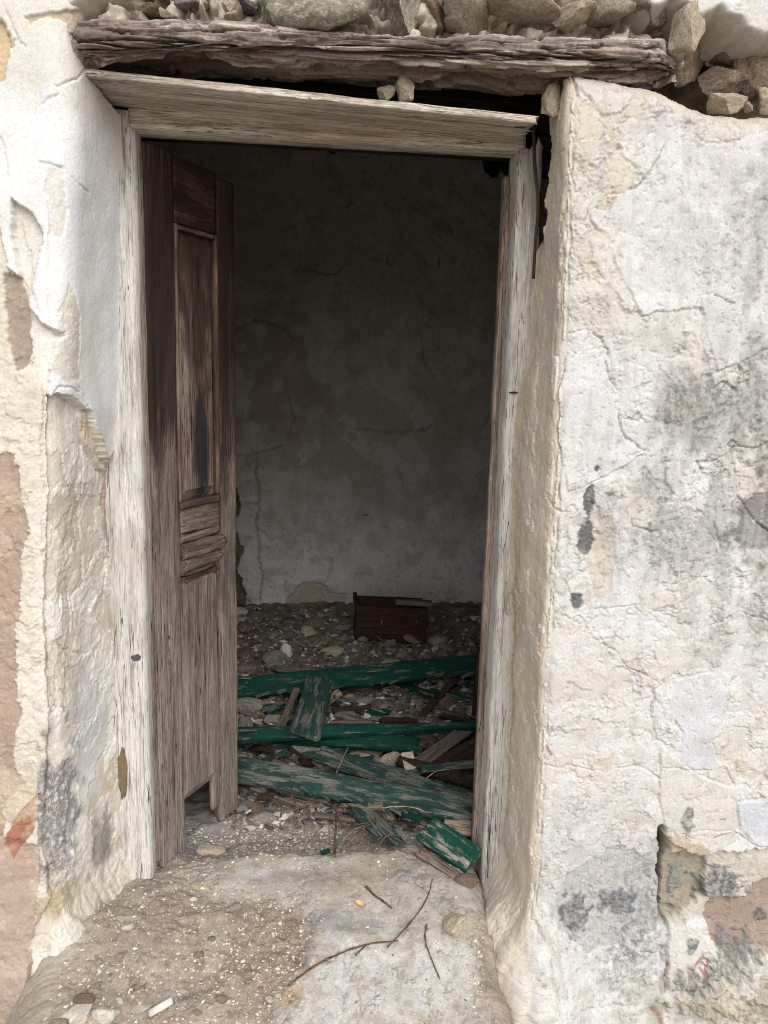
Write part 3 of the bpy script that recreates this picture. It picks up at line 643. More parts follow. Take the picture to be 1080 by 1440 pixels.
me = B.mesh('room_back_wall'); link('back_wall', me, M['backplaster'], house)

# ---- lintel beam ------------------------------------------------------
def lintel_mesh():
    nx, nt_ = 760, 190
    x = np.linspace(0, 1, nx)[:, None]; t = np.linspace(0, 2*math.pi, nt_, endpoint=False)[None, :]
    X = -.435+1.245*x+0*t
    tab = [(115,20,107),(200,22,105),(300,25,96),(400,38,94),(540,45,101),(650,48,109),(760,50,118),(860,48,122),(950,50,122)]
    tx = [atY(q[0], q[1], 0)[0] for q in tab]; t1 = [atY(q[0], q[1], .01)[2] for q in tab]; t0 = [atY(q[0], q[2], .0)[2] for q in tab]
    zt_, zb_ = np.interp(X, tx, t1), np.interp(X, tx, t0); zc = (zt_+zb_)/2; zb_ = zb_+.026; zc = (zt_+zb_)/2; hz = (zt_-zb_)/2-.003
    cy, sy = np.cos(t), np.sin(t); pw = .75
    Yl = .088+.098*np.sign(cy)*np.abs(cy)**pw; Zl = zc+hz*np.sign(sy)*np.abs(sy)**pw
    P = np.stack([X, Yl+0*X, Zl], -1)
    N = np.stack([0*X, cy+0*X, sy+0*X], -1)
    Q = P.copy()
    Q[..., 2] -= .03*X                                             # grain runs a little askew
    Q = Q+.005*np.stack([0*X, fb3(P, (3,9,9), 3, 3), fb3(P, (3,9,9), 3, 8)], -1)
    a = fb3(Q, (1.9,40,40), 4, 11); b = fb3(Q, (4,120,120), 4, 21); c = fb3(Q, (1.5,13,13), 3, 31)
    ridge = 1-np.abs(a)*2.2
    big = sst(.05, .22, np.abs(c))
    h = .005*a-.013*sst(.80, 1.0, ridge)+.005*b+.012*(big-.6)+.004*fb3(Q, (14,190,190), 3, 61)+.004*fb3(P, (7,18,18), 3, 63)
    endr = np.exp(-((X-.80)/.12)**2)+.6*np.exp(-((X+.43)/.08)**2)
    pit2 = sst(.25, .5, fb3(P, (26,42,42), 3, 41)); h -= endr*.010*pit2; pit3 = sst(.18, .45, fb3(P, (13,34,34), 4, 45)); h -= .009*pit3; h += .007*fb3(P, (5,9,9), 2, 47)
    hollow = np.exp(-((X+.30)/.16)**2)*sst(-.2, -.9, sy+0*X); h -= .02*hollow
    ef = .35+.65*sst(0, .07, .812-X+.02*fb3(P, (4,25,25), 3, 71)); P[..., 2] = zc+(P[..., 2]-zc)*ef; P[..., 1] = .1+(P[..., 1]-.1)*ef
    P = P+N*h[..., None]
    return P, a, b, c, ridge, big, pit2*endr
P, a, b, c_, ridge, big, pe = lintel_mesh()
nx, nt_ = P.shape[:2]; i = np.arange(nx*nt_).reshape(nx, nt_); j = np.roll(i, -1, 1)
f = np.stack([i[:-1], i[1:], j[1:], j[:-1]], -1).reshape(-1, 4)
cc = np.zeros(P.shape); cc[:] = lin((156,140,126))
def tn(c, mk, col, k=1.): mk = (mk*k)[..., None]; return c*(1-mk)+np.asarray(col)*mk
cc = tn(cc, sst(-.1, .5, b), lin((204,188,170)), .9); cc = tn(cc, sst(.1, -.5, a), lin((112,94,84)), .8)
cc = tn(cc, sst(.75, .98, ridge), lin((62,48,40)), .9); cc = tn(cc, 1-big, lin((86,66,56)), .75); cc = tn(cc, pe, lin((60,48,42)), .8)
cc = tn(cc, sst(.15, .5, fb3(P, (5,12,12), 4, 51)), lin((122,100,88)), .6)
cc = tn(cc, sst(-.02, -.30, P[..., 0])*sst(.2, -.4, fb3(P, (5,14,14), 3, 57)), lin((98,76,64)), .7)
g_ = cc.mean(-1, keepdims=True); cc = g_+(cc-g_)*.75
lin_attr = attr_mat('lintel_timber', 120, 500, .7, 1.18, .8, .7, .9)
me = mesh_np('lintel', P, f, True, cc); lintel = link('lintel_beam', me, lin_attr, house); lintel['label'] = 'rotten cracked timber lintel over the doorway'

# ------------------------------------------------------------------ stones
def rock_mesh(name, seed, sub=3, cuts=9, rough=.06, flat=1.0):
    bm = bmesh.new(); bmesh.ops.create_icosphere(bm, subdivisions=sub, radius=1.0)
    V = np.array([v.co[:] for v in bm.verts]); rs = np.random.RandomState(seed)
    for k in range(cuts):
        n = rs.normal(size=3); n /= np.linalg.norm(n); o = rs.uniform(.42, .8)
        d = V@n-o; V = V-np.clip(d, 0, None)[:, None]*n*.97
    V = V*(1+rough*fb3(V+seed*3.1, 1.8, 2, seed % 40)[:, None]*1.6)*(1+rough*.8*fb3(V+seed*1.1, 6, 3, seed % 31)[:, None])*(1+rough*.5*fb3(V+seed*.7, 16, 3, seed % 29)[:, None])
    V /= np.abs(V).max(0)
    for v, p in zip(bm.verts, V): v.co = p
    for fc in bm.faces: fc.smooth = flat is not True
    me = bpy.data.meshes.new(name); bm.to_mesh(me); bm.free(); return me
_rock_fine = [rock_mesh('stone_mesh', 10+k, 4, 9, .07) for k in range(6)]
_rock_low = [rock_mesh('rubble_mesh', 40+k, 3, 7, .05, flat=True) for k in range(8)]
def stone(px, py, wpx, hpx, Y, depth, mat, seed, rz=0., parent=None, name='stone'):
    p = atY(px, py, Y); sc_ = (Y-CAM[1])/F*1.0
    me = _rock_fine[seed % 6].copy(); me.materials.append(mat)
    o = link(name, me, None, parent or house); o.location = p
    o.scale = (wpx*.5*sc_*1.05, depth, hpx*.5*sc_*1.05); o.rotation_euler = (0, math.radians(rz), 0)
    return o
tbl = [(448,16,140,78,.05,.10,'s_lichen',0,4), (566,14,70,90,.07,.09,'s_lichen',1,-6), (612,30,46,50,.08,.08,'s_brown',2,10), (657,22,78,54,.06,.09,'s_tan',3,3),
       (737,14,110,62,.05,.10,'s_tan',4,-4), (800,26,56,30,.06,.08,'s_cream',5,-14), (848,16,74,56,.07,.09,'s_tan',0,6), (905,32,84,30,.08,.09,'s_tan',1,2), (892,6,80,34,.07,.09,'s_grey',2,4),
       (300,-8,130,40,.09,.08,'s_grey',3,3), (190,-10,120,44,.09,.08,'s_brown',4,3), (215,14,36,16,.045,.03,'s_brown',5,8), (345,4,70,36,.07,.06,'s_dark',2,5), (322,10,18,16,.01,.012,'s_cream',1,0), (232,18,14,12,.01,.01,'s_cream',3,0),
       (262,6,30,14,.05,.03,'s_grey',0,0), (285,12,24,12,.05,.03,'s_brown',1,0),
       (972,44,58,72,.01,.035,'s_cream',2,24), (962,84,80,60,.13,.05,'s_brown',3,-30), (1014,82,52,40,.12,.05,'s_brown',4,12), (1012,118,66,46,.10,.06,'s_brown',5,-5), (1062,98,64,86,.09,.06,'s_brown',0,-8),
       (1022,148,64,34,.035,.035,'s_cream',1,4), (1054,151,16,14,.03,.012,'s_cream',2,0), (1082,144,44,36,.035,.035,'s_cream',3,0), (776,146,30,60,.07,.02,'s_cream',4,8), (1110,70,60,70,.10,.06,'s_brown',2,0)]
for (px, py, wd, hg, Y, dp, mt, sd, rz) in tbl: stone(px, py, wd, hg, Y, dp, M[mt], sd, rz)

# mortar and small rubble packed between the stones over the lintel
Sm = spaced(-.445, .84, .0035); Vm = spaced(2.03, 2.36, .0035)
MM = Sheet(Sm, Vm, lambda S, V: np.stack([S, 0*S+.075, V], -1))
f1, f2, cid = cell2(MM.S*17+.5*MM.wx, MM.V*22+.5*MM.wy, 15)
MM.c[:] = lin((168,152,130)); MM.tint(sst(.3, .8, cid), lin((196,184,162)), .8); MM.tint(sst(.35, .1, cid), lin((128,112,96)), .7); MM.tint(np.exp(-((f2-f1)/.10)**2), lin((120,104,88)), .6)
MM.h += .040*sst(0, .5, f2-f1)*(.3+cid)+.016*fb2(MM.S, MM.V, 9, 3, 700)+.006*fb2(MM.S, MM.V, 50, 4, 703)
MM.h -= .05*sst(.72, .80, MM.S+.02*MM.g1)
MM.tint(sst(.1, .5, MM.g1), lin((176,170,150)), .5); MM.c *= 1.15
link('rubble_mortar', MM.mesh('rubble_mortar'), M['plaster'], house)

# ------------------------------------------------------------------ timber boards
def board_mesh(name, L_, W, T, seed=0, res=.012, ns=5, wob=.0015, rag=(0., 0.), groove=.0012, taper=(1., 1.), bow=0., twist=0.):
    """a plank: length on x, width on z, thickness on y; worn edges, grain grooves and ragged ends"""
    n = max(4, int(L_/res)); xs = np.linspace(-L_/2, L_/2, n); bev = min(W, T)*.13
    nt2 = max(2, ns//3)
    ring = []
    for q in np.linspace(-1, 1, ns): ring.append((q*(W/2-bev), -T/2))
    for q in np.linspace(-1, 1, nt2): ring.append((W/2, q*(T/2-bev)))
    for q in np.linspace(1, -1, ns): ring.append((q*(W/2-bev), T/2))
    for q in np.linspace(1, -1, nt2): ring.append((-W/2, q*(T/2-bev)))
    ring = np.array(ring); m_ = len(ring)
    X = xs[:, None]+0*ring[None, :, 0]; Z = ring[None, :, 0]+0*X; Y = ring[None, :, 1]+0*X
    k = (xs/L_+.5)[:, None]; tp_ = taper[0]*(1-k)+taper[1]*k; Z = Z*tp_
    Z = Z+wob*np.sign(Z)*fb2(X+np.sign(Z)*7, 0*X+seed*1.7, 9, 4, seed % 50)*1.4
    g = fb2(X*2.2, Z*70+Y*55+seed*2.3, 1, 4, (seed+5) % 50)
    Y = Y+np.sign(ring[None, :, 1])*(groove*g-groove*2.2*sst(.45, .75, np.abs(g)))
    Y = Y+bow*(1-4*(xs[:, None]/L_)**2)
    for e_, side in ((0, -1), (1, 1)):
        if rag[e_] > 0:
            fall = np.clip(1-(L_/2-side*xs)/(3*rag[e_]), 0, 1)[:, None]
            X = X-side*fall*rag[e_]*np.abs(1.6*fb2(Z*26+seed, Y*14+3*side, 1, 3, (seed+9) % 50))*1.8
    if twist:
        a = twist*(k-.5); Z, Y = Z*np.cos(a)-Y*np.sin(a), Z*np.sin(a)+Y*np.cos(a)
    V = np.stack([X, Y, Z], -1).reshape(-1, 3)
    i = np.arange(n*m_).reshape(n, m_); j = np.roll(i, -1, 1)
    f = np.stack([i[:-1], j[:-1], j[1:], i[1:]], -1).reshape(-1, 4)
    bm = bmesh.new(); vs_ = [bm.verts.new(p) for p in V]
    for q in f: bm.faces.new([vs_[t] for t in q])
    bm.faces.new([vs_[t] for t in i[0][::-1]]); bm.faces.new([vs_[t] for t in i[-1]])
    bmesh.ops.recalc_face_normals(bm, faces=bm.faces[:])
    for fc in bm.faces: fc.smooth = len(fc.verts) == 4
    me = bpy.data.meshes.new(name); bm.to_mesh(me); bm.free(); return me
def frame_mat(A, B_, nrm):
    A, B_ = Vector(A), Vector(B_); x = (B_-A).normalized(); n = Vector(nrm); n = (n-x*n.dot(x)).normalized()
    y = -n; z = x.cross(y)
    mt = Matrix.Identity(4)
    for r in range(3): mt[r][0], mt[r][1], mt[r][2], mt[r][3] = x[r], y[r], z[r], (A[r]+B_[r])/2
    return mt
def plank(name, A, B_, W, T, nrm, mat, seed, parent=None, **kw):
    """nrm: the way the broad face looks"""
    A, B_ = Vector(A), Vector(B_)
    me = board_mesh(name, (B_-A).length, W, T, seed, **kw)
    o = link(name, me, mat, parent); o.matrix_world = frame_mat(A, B_, nrm)
    return o

# door frame (part) with its boards (sub-parts)
jl = plank('door_frame', (-.440,.300,-.06), (-.434,.300,1.955), .104, .10, (0,-1,0), M['frame'], 1, house, ns=12, res=.008, wob=.002, groove=.0012)
jl.data.materials.clear(); M['frame_x'] = wood_mat('weathered_jamb_wood', lin((116,107,97)), lin((194,190,183)), lin((220,217,211)), 0, lin((164,152,136)), .30, grey=lin((208,206,202)), bumpk=.9, across=60)
jl.data.materials.append(M['frame_x'])
M['batten_x'] = wood_mat('jamb_batten_wood', lin((74,62,54)), lin((134,119,107)), lin((164,150,138)), 0, bumpk=.8)
def sub(o, par):
    mw = o.matrix_world.copy(); o.parent = par; o.matrix_parent_inverse = par.matrix_world.inverted(); o.matrix_world = mw; return o
bpy.context.view_layer.update()
frame_root = jl
fr2 = plank('jamb', (.560,.296,-.06), (.556,.296,1.955), .060, .095, (0,-1,0), M['frame_x'], 3, None, ns=12, res=.008, wob=.0035, groove=.0016, rag=(0,.03)); sub(fr2, frame_root)
sub(plank('batten', (.527,.335,-.06), (.523,.335,1.875), .028, .030, (0,-1,0), M['batten_x'], 4, None, ns=5, wob=.001), frame_root)
sub(plank('batten', (-.378,.352,-.04), (-.374,.352,1.915), .020, .020, (0,-1,0), M['batten_x'], 5, None, ns=5), frame_root)
sub(plank('head', (-.392,.288,1.940), (.54,.288,1.942), .046, .076, (0,-1,0), M['frameh'], 6, None, ns=8, wob=.001), frame_root)
sub(plank('head_stop', (-.385,.348,1.945), (.53,.348,1.947), .034, .040, (0,-1,0), M['frameu'], 7, None, ns=6, wob=.0015), frame_root)
sub(plank('soffit_board', (-.452,.152,1.9660), (.525,.160,1.934), .205, .015, (0,.05,-1), M['frameh'], 8, None, ns=22, res=.008, wob=.003, groove=.0014, rag=(.01,.03)), frame_root)
_smear = rock_mesh('smear_mesh', 77, 3, 0, .16)
def smear(name, px, py, wd, hg, mat, seed, dep=.004, Y=.250):
    me = _smear.copy(); me.materials.append(mat); o = link(name, me); p = atY(px, py, Y); k = (Y-CAM[1])/F
    o.location = p; o.scale = (wd*.5*k, dep, hg*.5*k); bpy.context.view_layer.update(); return sub(o, frame_root)
smear('mortar_smear', 172, 1088, 15, 84, M['s_ochre'], 1); smear('knot', 191, 925, 15, 11, M['s_dark'], 2, .002)
smear('nail_head', 746, 610, 6, 5, M['iron'], 4, .008, .247); smear('nail_head', 722, 552, 14, 3, M['iron'], 5, .006, .247)
# iron rod hanging in the broken joint by the right jamb
def tube(name, pts, r0, r1, mat, parent=None, n=7, seed=0, wob=0., jit=0.):
    pts = [Vector(p) for p in pts]; rs = np.random.RandomState(seed); V = []; Fc = []
    d = None
    dense = []
    for q in range(len(pts)-1):
        p0 = pts[max(q-1, 0)]; p1 = pts[q]; p2 = pts[q+1]; p3 = pts[min(q+2, len(pts)-1)]
        for s in range(5):
            t = s/5.; dense.append(.5*((2*p1)+(p2-p0)*t+(2*p0-5*p1+4*p2-p3)*t*t+(3*p1-p0-3*p2+p3)*t**3))
    dense.append(pts[-1]); K = len(dense)
    for q, p in enumerate(dense):
        d = (dense[min(q+1, K-1)]-dense[max(q-1, 0)]).normalized()
        u = d.cross(Vector((.3, .2, 1.) if abs(d.z) < .9 else (1, 0, 0))).normalized(); v = d.cross(u); r = r0+(r1-r0)*q/(K-1)
        r *= 1+wob*rs.uniform(-1, 1)
        p = p+(u*rs.uniform(-1, 1)+v*rs.uniform(-1, 1))*r*jit
        for a in range(n): V.append(p+(u*math.cos(a*2*math.pi/n)+v*math.sin(a*2*math.pi/n))*r)
    c0 = Vector(dense[0])
    for q in range(K-1):
        for a in range(n): Fc.append((q*n+a, q*n+(a+1) % n, (q+1)*n+(a+1) % n, (q+1)*n+a))
    me = bpy.data.meshes.new(name); me.from_pydata([v-c0 for v in V], [], Fc+[tuple(range(n))[::-1], tuple(range((K-1)*n, K*n))])
    for p in me.polygons: p.use_smooth = True
    o = link(name, me, mat, parent); o.location = c0; return o
rod = tube('iron_rod', [atY(750,172,.215), atY(752,230,.20), atY(757,290,.19), atY(753,340,.20), atY(750,392,.205)], .0045, .004, M['iron'], house, 8)

# ------------------------------------------------------------------ the open door leaf
HX, HY = -.372, .318
ang = math.atan2(.645-HY, -.186-HX); LW = math.hypot(.645-HY, -.186-HX)
leaf = bpy.data.objects.new('door_leaf', None); COL.objects.link(leaf); leaf.parent = house; leaf.location = (HX, HY, 0); leaf.rotation_euler = (0, 0, ang)
leaf['label'] = 'brown panelled door leaf standing open, weathered grey below'
leaf.empty_display_size = .05
bpy.context.view_layer.update()
M['doorv'] = wood_mat('door_stile_wood', lin((54,42,37)), lin((110,93,84)), lin((146,129,119)), 0, lin((50,38,35)), .70, bumpk=1.1, across=75, zgrade=lin((146,136,128)), scorch=[(.62,0,0,.50,.3,lin((46,35,32)),.85)])
def leafboard(name, x0, x1, z0, z1, y0, y1, vertical, mat, seed, **kw):
    """x0..x1 across the leaf, z0..z1 up, y0..y1 through its thickness (0 = outer face)"""
    me = board_mesh(name, (z1-z0) if vertical else (x1-x0), (x1-x0) if vertical else (z1-z0), y1-y0, seed, **kw)
    o = link(name, me, mat, leaf); o.location = ((x0+x1)/2, (y0+y1)/2, (z0+z1)/2)
    if vertical: o.rotation_euler = (0, -math.pi/2, 0)
    return o
ZT = 1.914
s1, s2 = LW*.285, LW*.775
leafboard('stile', 0, s1, -.02, ZT, 0, .036, True, M['doorv'], 11, ns=16, res=.008, groove=.0016, wob=.0015, rag=(.012,.004))
leafboard('stile', s2, LW, -.03, ZT-.016, 0, .036, True, M['doorv'], 13, ns=10, res=.008, groove=.0016, wob=.0015, rag=(.02,.004))
M['doort'] = wood_mat('door_top_rail_wood', lin((34,26,24)), lin((74,58,51)), lin((104,86,76)), 0, lin((40,31,29)), .6, bumpk=1.1, across=75)
leafboard('rail', s1+.001, s2-.001, ZT-.17, ZT-.008, .002, .034, False, M['doort'], 14, ns=14, groove=.0012)
leafboard('rail', s1+.001, s2-.001, .905, 1.000, -.001, .034, False, M['doorh'], 15, ns=14, groove=.0020, wob=.002)
leafboard('moulding', s1-.004, s2+.012, .862, .903, -.016, .020, False, M['doorh'], 16, ns=8, groove=.0022, wob=.004, rag=(.006,.012))
leafboard('moulding', s1-.002, s2+.002, .815, .860, -.012, .020, False, M['doorh'], 17, ns=8, groove=.0022, wob=.006, rag=(.006,.02))
leafboard('moulding', s1+.0005, s2-.0005, 1.001, 1.020, -.003, .020, False, M['doorh'], 18, ns=5)
def panel(name, x0, x1, z0, z1, seed, rim=.024, rise=.015):
    """raised and fielded panel: sloping rim up to a flat field"""
    me = bpy.data.meshes.new(name); V = []; Fc = []
    xs = [x0, x0+.004, x0+rim, x1-rim, x1-.004, x1]; 
    nz = 60; rows = []
    zs = [z0, z0+.004, z0+rim*1.17, z0+rim*1.3]+list(np.linspace(z0+rim*1.3+.004, z1-rim*1.3-.004, nz))+[z1-rim*1.3, z1-rim*1.17, z1-.004, z1]
    xf = np.concatenate([[x0, x0+.004, x0+rim*.9], np.linspace(x0+rim, x1-rim, 10), [x1-rim*.9, x1-.004, x1]])
    X, Z = np.meshgrid(xf, np.array(zs)); ex = np.minimum(X-x0, x1-X)/rim; ez = np.minimum(Z-z0, z1-Z)/(rim*1.3); e_ = np.clip(np.minimum(ex, ez), 0, 1)
    Y = .019-rise*e_-.004*(e_ > .98); g = fb2(X*70, Z*2.2+seed, 1, 4, seed); Y = Y-.0010*g+.0022*sst(.5, .8, np.abs(g))
    me = mesh_np(name, np.stack([X, Y, Z], -1), grid_faces(*X.shape), False)
    return me
M['doorm'] = wood_mat('door_moulding_wood', lin((60,46,38)), lin((118,98,82)), lin((150,130,112)), 0, lin((64,50,44)), .5, bumpk=.9, across=90)
leafboard('moulding', s1+.001, s1+.011, 1.022, ZT-.172, -.002, .018, True, M['doorm'], 81, ns=4); leafboard('moulding', s2-.010, s2-.001, 1.022, ZT-.172, -.002, .018, True, M['doorm'], 82, ns=4)
leafboard('moulding', s1+.012, s2-.011, ZT-.184, ZT-.173, -.001, .018, False, M['doorm'], 83, ns=4); leafboard('moulding', s1+.012, s2-.011, .795, .808, .001, .018, False, M['doorm'], 84, ns=4)
o = link('panel', panel('panel', s1+.010, s2-.009, 1.02, ZT-.182, 21), M['door'], leaf)
o = link('panel', panel('panel', s1, s2, .135, .816, 22), M['door'], leaf)
house_box('panel_backing', (s1,.020,.135), (s2,.030,ZT-.172), M['door'], leaf)
leafboard('muntin_stub', s2-.045, s2-.006, .03, .20, .008, .020, True, M['doorv'], 23, ns=5, rag=(.01,0))
leafboard('hinge_strip', -.016, -.001, .02, ZT-.02, .004, .030, True, M['batten_x'], 24, ns=4)

# ------------------------------------------------------------------ ground and room floor
def gbase(x, y):
    z = np.interp(y, [-3,-.6,-.25,.05,.22,.34,.45,2.9], [-.34,-.27,-.135,-.035,-.004,0,-.030,-.03])
    lo = np.interp(y, [-3,-.6,-.1,.2], [-.46,-.46,-.42,-.30])
    k = sst(.46, .66, x)+sst(-.54, -.70, x)*.75
    return z*(1-k)+np.minimum(z, lo)*k
def atG(px, py, lift=0.):
    z = -.03
    for _ in range(12):
        p = atZ(px, py, z+lift); z = float(gbase(p[0], p[1]))
    p = atZ(px, py, z+lift); return p
Gx = spaced(-.62, .72, .0028, lo=-300, hi=300); Gy = spaced(-.36, .46, .0028, lo=-300)
G = Sheet(Gx, Gy, lambda S, V: np.stack([S, V, gbase(S, V)], -1))
G.c[:] = lin((170,152,132)); G.rw[:] = 1.0
d_l = sst(-.10, -.42, G.S)*sst(.35, .1, G.V)
G.low += .012*fb2(G.S, G.V, 5, 3, 499)
G.h += .012*fb2(G.S, G.V, 7, 4, 500)+.006*fb2(G.S, G.V, 22, 3, 502)+.028*d_l+.03*sst(-.30, -.52, G.S)*sst(.3, 0, G.V)
G.tint(sst(-.3, .4, fb2(G.S, G.V, 8, 4, 505)), lin((190,174,152)), .8)
slab = G.poly([(250,1225),(330,1208),(430,1204),(560,1204),(640,1222),(690,1235),(690,1300),(668,1320),(680,1500),(345,1500),(392,1400),(425,1370),(436,1330),(448,1295),(420,1272),(360,1262),(300,1262)], .010)
mk = G.layer(np.clip(slab+.014*fb2(G.S, G.V, 30, 5, 509, .7), -.03, .03), .005, lin((198,188,172)), 0, 0, .020, rw=.14)
G.tint(mk*sst(-.2, .4, fb2(G.S, G.V, 9, 5, 511)), lin((210,206,198)), .8); G.tint(mk*G.blob(500, 1235, 60, 22, .7, .4), lin((192,168,142)), .7)
G.tint(mk*G.blob(540, 1380, 130, 70, .6, .4), lin((214,212,206)), .85)
G.tint(mk*sst(.1, .5, fb2(G.S, G.V, 16, 5, 514)), lin((186,170,148)), .6)
p2 = G.poly([(278,1290),(312,1282),(322,1330),(318,1360),(290,1370),(280,1320)], .008); G.layer(p2, .008, lin((206,192,168)), 0, 0, .006, rw=.15)
f1, f2, cid = cell2(G.S*5+.5*G.wx, G.V*6+.5*G.wy, 12); sm = sst(0, .01, slab)
G.h += sm*(.007*(cid-.5)*sst(0, .25, f2-f1)-.004*np.exp(-((f2-f1)/.04)**2)*sst(-.1, .3, G.g1)); G.tint(sm*np.exp(-((f2-f1)/.05)**2)*sst(-.1, .3, G.g1), lin((160,142,120)), .6)
G.tint(sst(.03, .0, slab-.012*G.g1)*sm, lin((186,170,148)), .7); G.tint(sm*sst(.15, .5, fb2(G.S, G.V, 30, 5, 517)), lin((176,162,142)), .5)
for pts in ([(420,1205),(430,1240),(425,1275)], [(560,1300),(600,1330),(660,1350)], [(480,1300),(500,1360),(470,1440)], [(600,1215),(590,1250),(620,1290)]): G.crack(pts, .005, .003, .012)
for (x, y, a_, b_, cc_) in ((470,1296,34,14,(166,166,164)), (518,1302,18,12,(172,170,168)), (560,1235,26,10,(170,166,160)), (410,1400,20,14,(206,170,110))):
    mk = G.blob(x, y, a_, b_, .5, .2, freq=40); G.tint(mk, lin(cc_), .75); G.h -= .002*mk
G.tint(G.blob(360, 1325, 90, 60, .6, .4)*(1-sst(0, .004, slab)), lin((158,136,114)), .6)
G.tint(sst(.3, .42, G.V)*(1-sst(0, .004, slab)), lin((158,150,142)), .8)
G.tint(sst(-.4, -.55, G.S)*sst(.2, 0, G.V), lin((204,190,164)), .4)
G.h += G.rw*(.0022*fb2(G.S, G.V, 150, 3, 521)+.004*fb2(G.S, G.V, 45, 4, 523))+.0015*fb2(G.S, G.V, 20, 4, 525)
G.c *= (1+.12*fb2(G.S, G.V, 90, 4, 527)*np.clip(G.rw, .3, 1))[..., None]
G.c *= .85
me = G.mesh('ground'); ground = link('ground', me, M['earth'], kind='structure'); ground['label'] = 'worn doorstep and gritty dirt in front of the doorway'
def gsurf(x, y):
    a = int(np.clip(np.searchsorted(Gx, x), 1, len(Gx)-1)); b_ = int(np.clip(np.searchsorted(Gy, y), 1, len(Gy)-1))
    return float(gbase(x, y)+G.h[b_, a]+G.low[b_, a])
Fx = spaced(-1.22, 1.76, .011); Fy = spaced(.452, 2.90, .010)
FL = Sheet(Fx, Fy, lambda S, V: np.stack([S, V, 0*S-.03], -1))
FL.c[:] = lin((120,110,100))
f1, f2, cid = cell2(FL.S*22, FL.V*22, 7)
FL.h += .022*fb2(FL.S, FL.V, 3.5, 4, 600)+.016*fb2(FL.S, FL.V, 14, 4, 603)+.006*sst(0, .4, f2-f1)*sst(.4, .7, cid)
FL.h += .03*sst(.75, 1.3, FL.V)-.018*sst(.56, .46, FL.V)
FL.tint(sst(-.2, .5, fb2(FL.S, FL.V, 6, 5, 605)), lin((142,134,126)), .8); FL.tint(sst(.1, .5, fb2(FL.S, FL.V, 10, 5, 609)), lin((92,78,66)), .7); FL.tint(sst(.5, .9, cid)*sst(0, .3, f2-f1), lin((160,154,146)), .6)
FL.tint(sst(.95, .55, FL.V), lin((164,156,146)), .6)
me = FL.mesh('room_floor'); floor = link('floor', me, M['earth'], kind='structure')
def fsurf(x, y):
    a = int(np.clip(np.searchsorted(Fx, x), 1, len(Fx)-1)); b_ = int(np.clip(np.searchsorted(Fy, y), 1, len(Fy)-1))
    return float(-.03+FL.h[b_, a])
def surf(x, y): return gsurf(x, y) if y < .455 else fsurf(x, y)
def onsurf(px, py):
    p = atG(px, py)
    for _ in range(4): p = atZ(px, py, surf(p[0], p[1]))
    return Vector((p[0], p[1], surf(p[0], p[1])))

# ------------------------------------------------------------------ loose chips (uncountable): one object per kind of spill
def chips(name, n, sampler, smin, smax, seed, cols, label, cat, flat=.6):
    rs = np.random.RandomState(seed)
    base = np.array([[1,0,0],[-1,0,0],[0,1,0],[0,-1,0],[0,0,1],[0,0,-1]], float)
    tri = np.array([[0,2,4],[2,1,4],[1,3,4],[3,0,4],[2,0,5],[1,2,5],[3,1,5],[0,3,5]])
    P = sampler(n, rs); n = len(P)
    sz = smin*(smax/smin)**(rs.rand(n)**2.2)
    Vv = base[None]*(1+.45*rs.uniform(-1, 1, (n, 6, 1)))*np.stack([np.ones(n), rs.uniform(.5, 1, n), flat*rs.uniform(.4, 1, n)], -1)[:, None, :]
    a = rs.rand(n)*6.283; tl = rs.normal(size=n)*.35
    x, y, z = Vv[..., 0], Vv[..., 1], Vv[..., 2]
    y, z = y*np.cos(tl)[:, None]-z*np.sin(tl)[:, None], y*np.sin(tl)[:, None]+z*np.cos(tl)[:, None]
    x, y = x*np.cos(a)[:, None]-y*np.sin(a)[:, None], x*np.sin(a)[:, None]+y*np.cos(a)[:, None]
    Q = np.stack([x, y, z], -1)*sz[:, None, None]*.5+P[:, None, :]; Q[..., 2] += (sz*.08)[:, None]
    Fc = (tri[None]+np.arange(n)[:, None, None]*6).reshape(-1, 3)
    ci = rs.randint(0, len(cols), n); C_ = np.array([lin(c) for c in cols])[ci]*rs.uniform(.8, 1.12, (n, 1))
    me = mesh_np(name, Q, Fc, False, np.repeat(C_, 6, 0))
    o = link(name, me, M['chip'], kind='stuff'); tag(o, label, cat); return o
M['chip'] = attr_mat('chip', 300, 900, .85, 1.08, .3, .3, .9)
def surfv(x, y):
    def bil(gx, gy, H):
        i = np.clip(np.searchsorted(gx, x), 1, len(gx)-1); j = np.clip(np.searchsorted(gy, y), 1, len(gy)-1); return H[j, i]
    return np.where(y < .455, gbase(x, y)+bil(Gx, Gy, G.h+G.low), -.03+bil(Fx, Fy, FL.h))
def smp_px(px0, px1, py0, py1, dens):
    def f(n, rs):
        x = rs.uniform(px0, px1, n*4); y = rs.uniform(py0, py1, n*4)
        k = rs.rand(n*4) < dens(x, y); x, y = x[k][:n], y[k][:n]
        D = FW+RT*((x-540)/F)[:, None]-UP*((y-720)/F)[:, None]
        z = np.full(len(x), -.03)
        for _ in range(9):
            P_ = CAM+D*((z-CAM[2])/D[:, 2])[:, None]; z = .5*z+.5*surfv(P_[:, 0], P_[:, 1])
        P_[:, 2] = surfv(P_[:, 0], P_[:, 1]); return P_
    return f
_slab_px = np.array([(250,1225),(330,1208),(430,1204),(560,1204),(640,1222),(690,1235),(690,1300),(668,1320),(680,1500),(345,1500),(392,1400),(425,1370),(436,1330),(448,1295),(420,1272),(360,1262),(300,1262)], float)
def d_out(x, y):
    q = sd_poly(x, y, _slab_px, 40.)
    return np.where(q > 25, .10, .9-.8*np.clip((q+6)/31., 0, 1))*(.35+.65*np.clip((y-1180)/160, 0, 1))
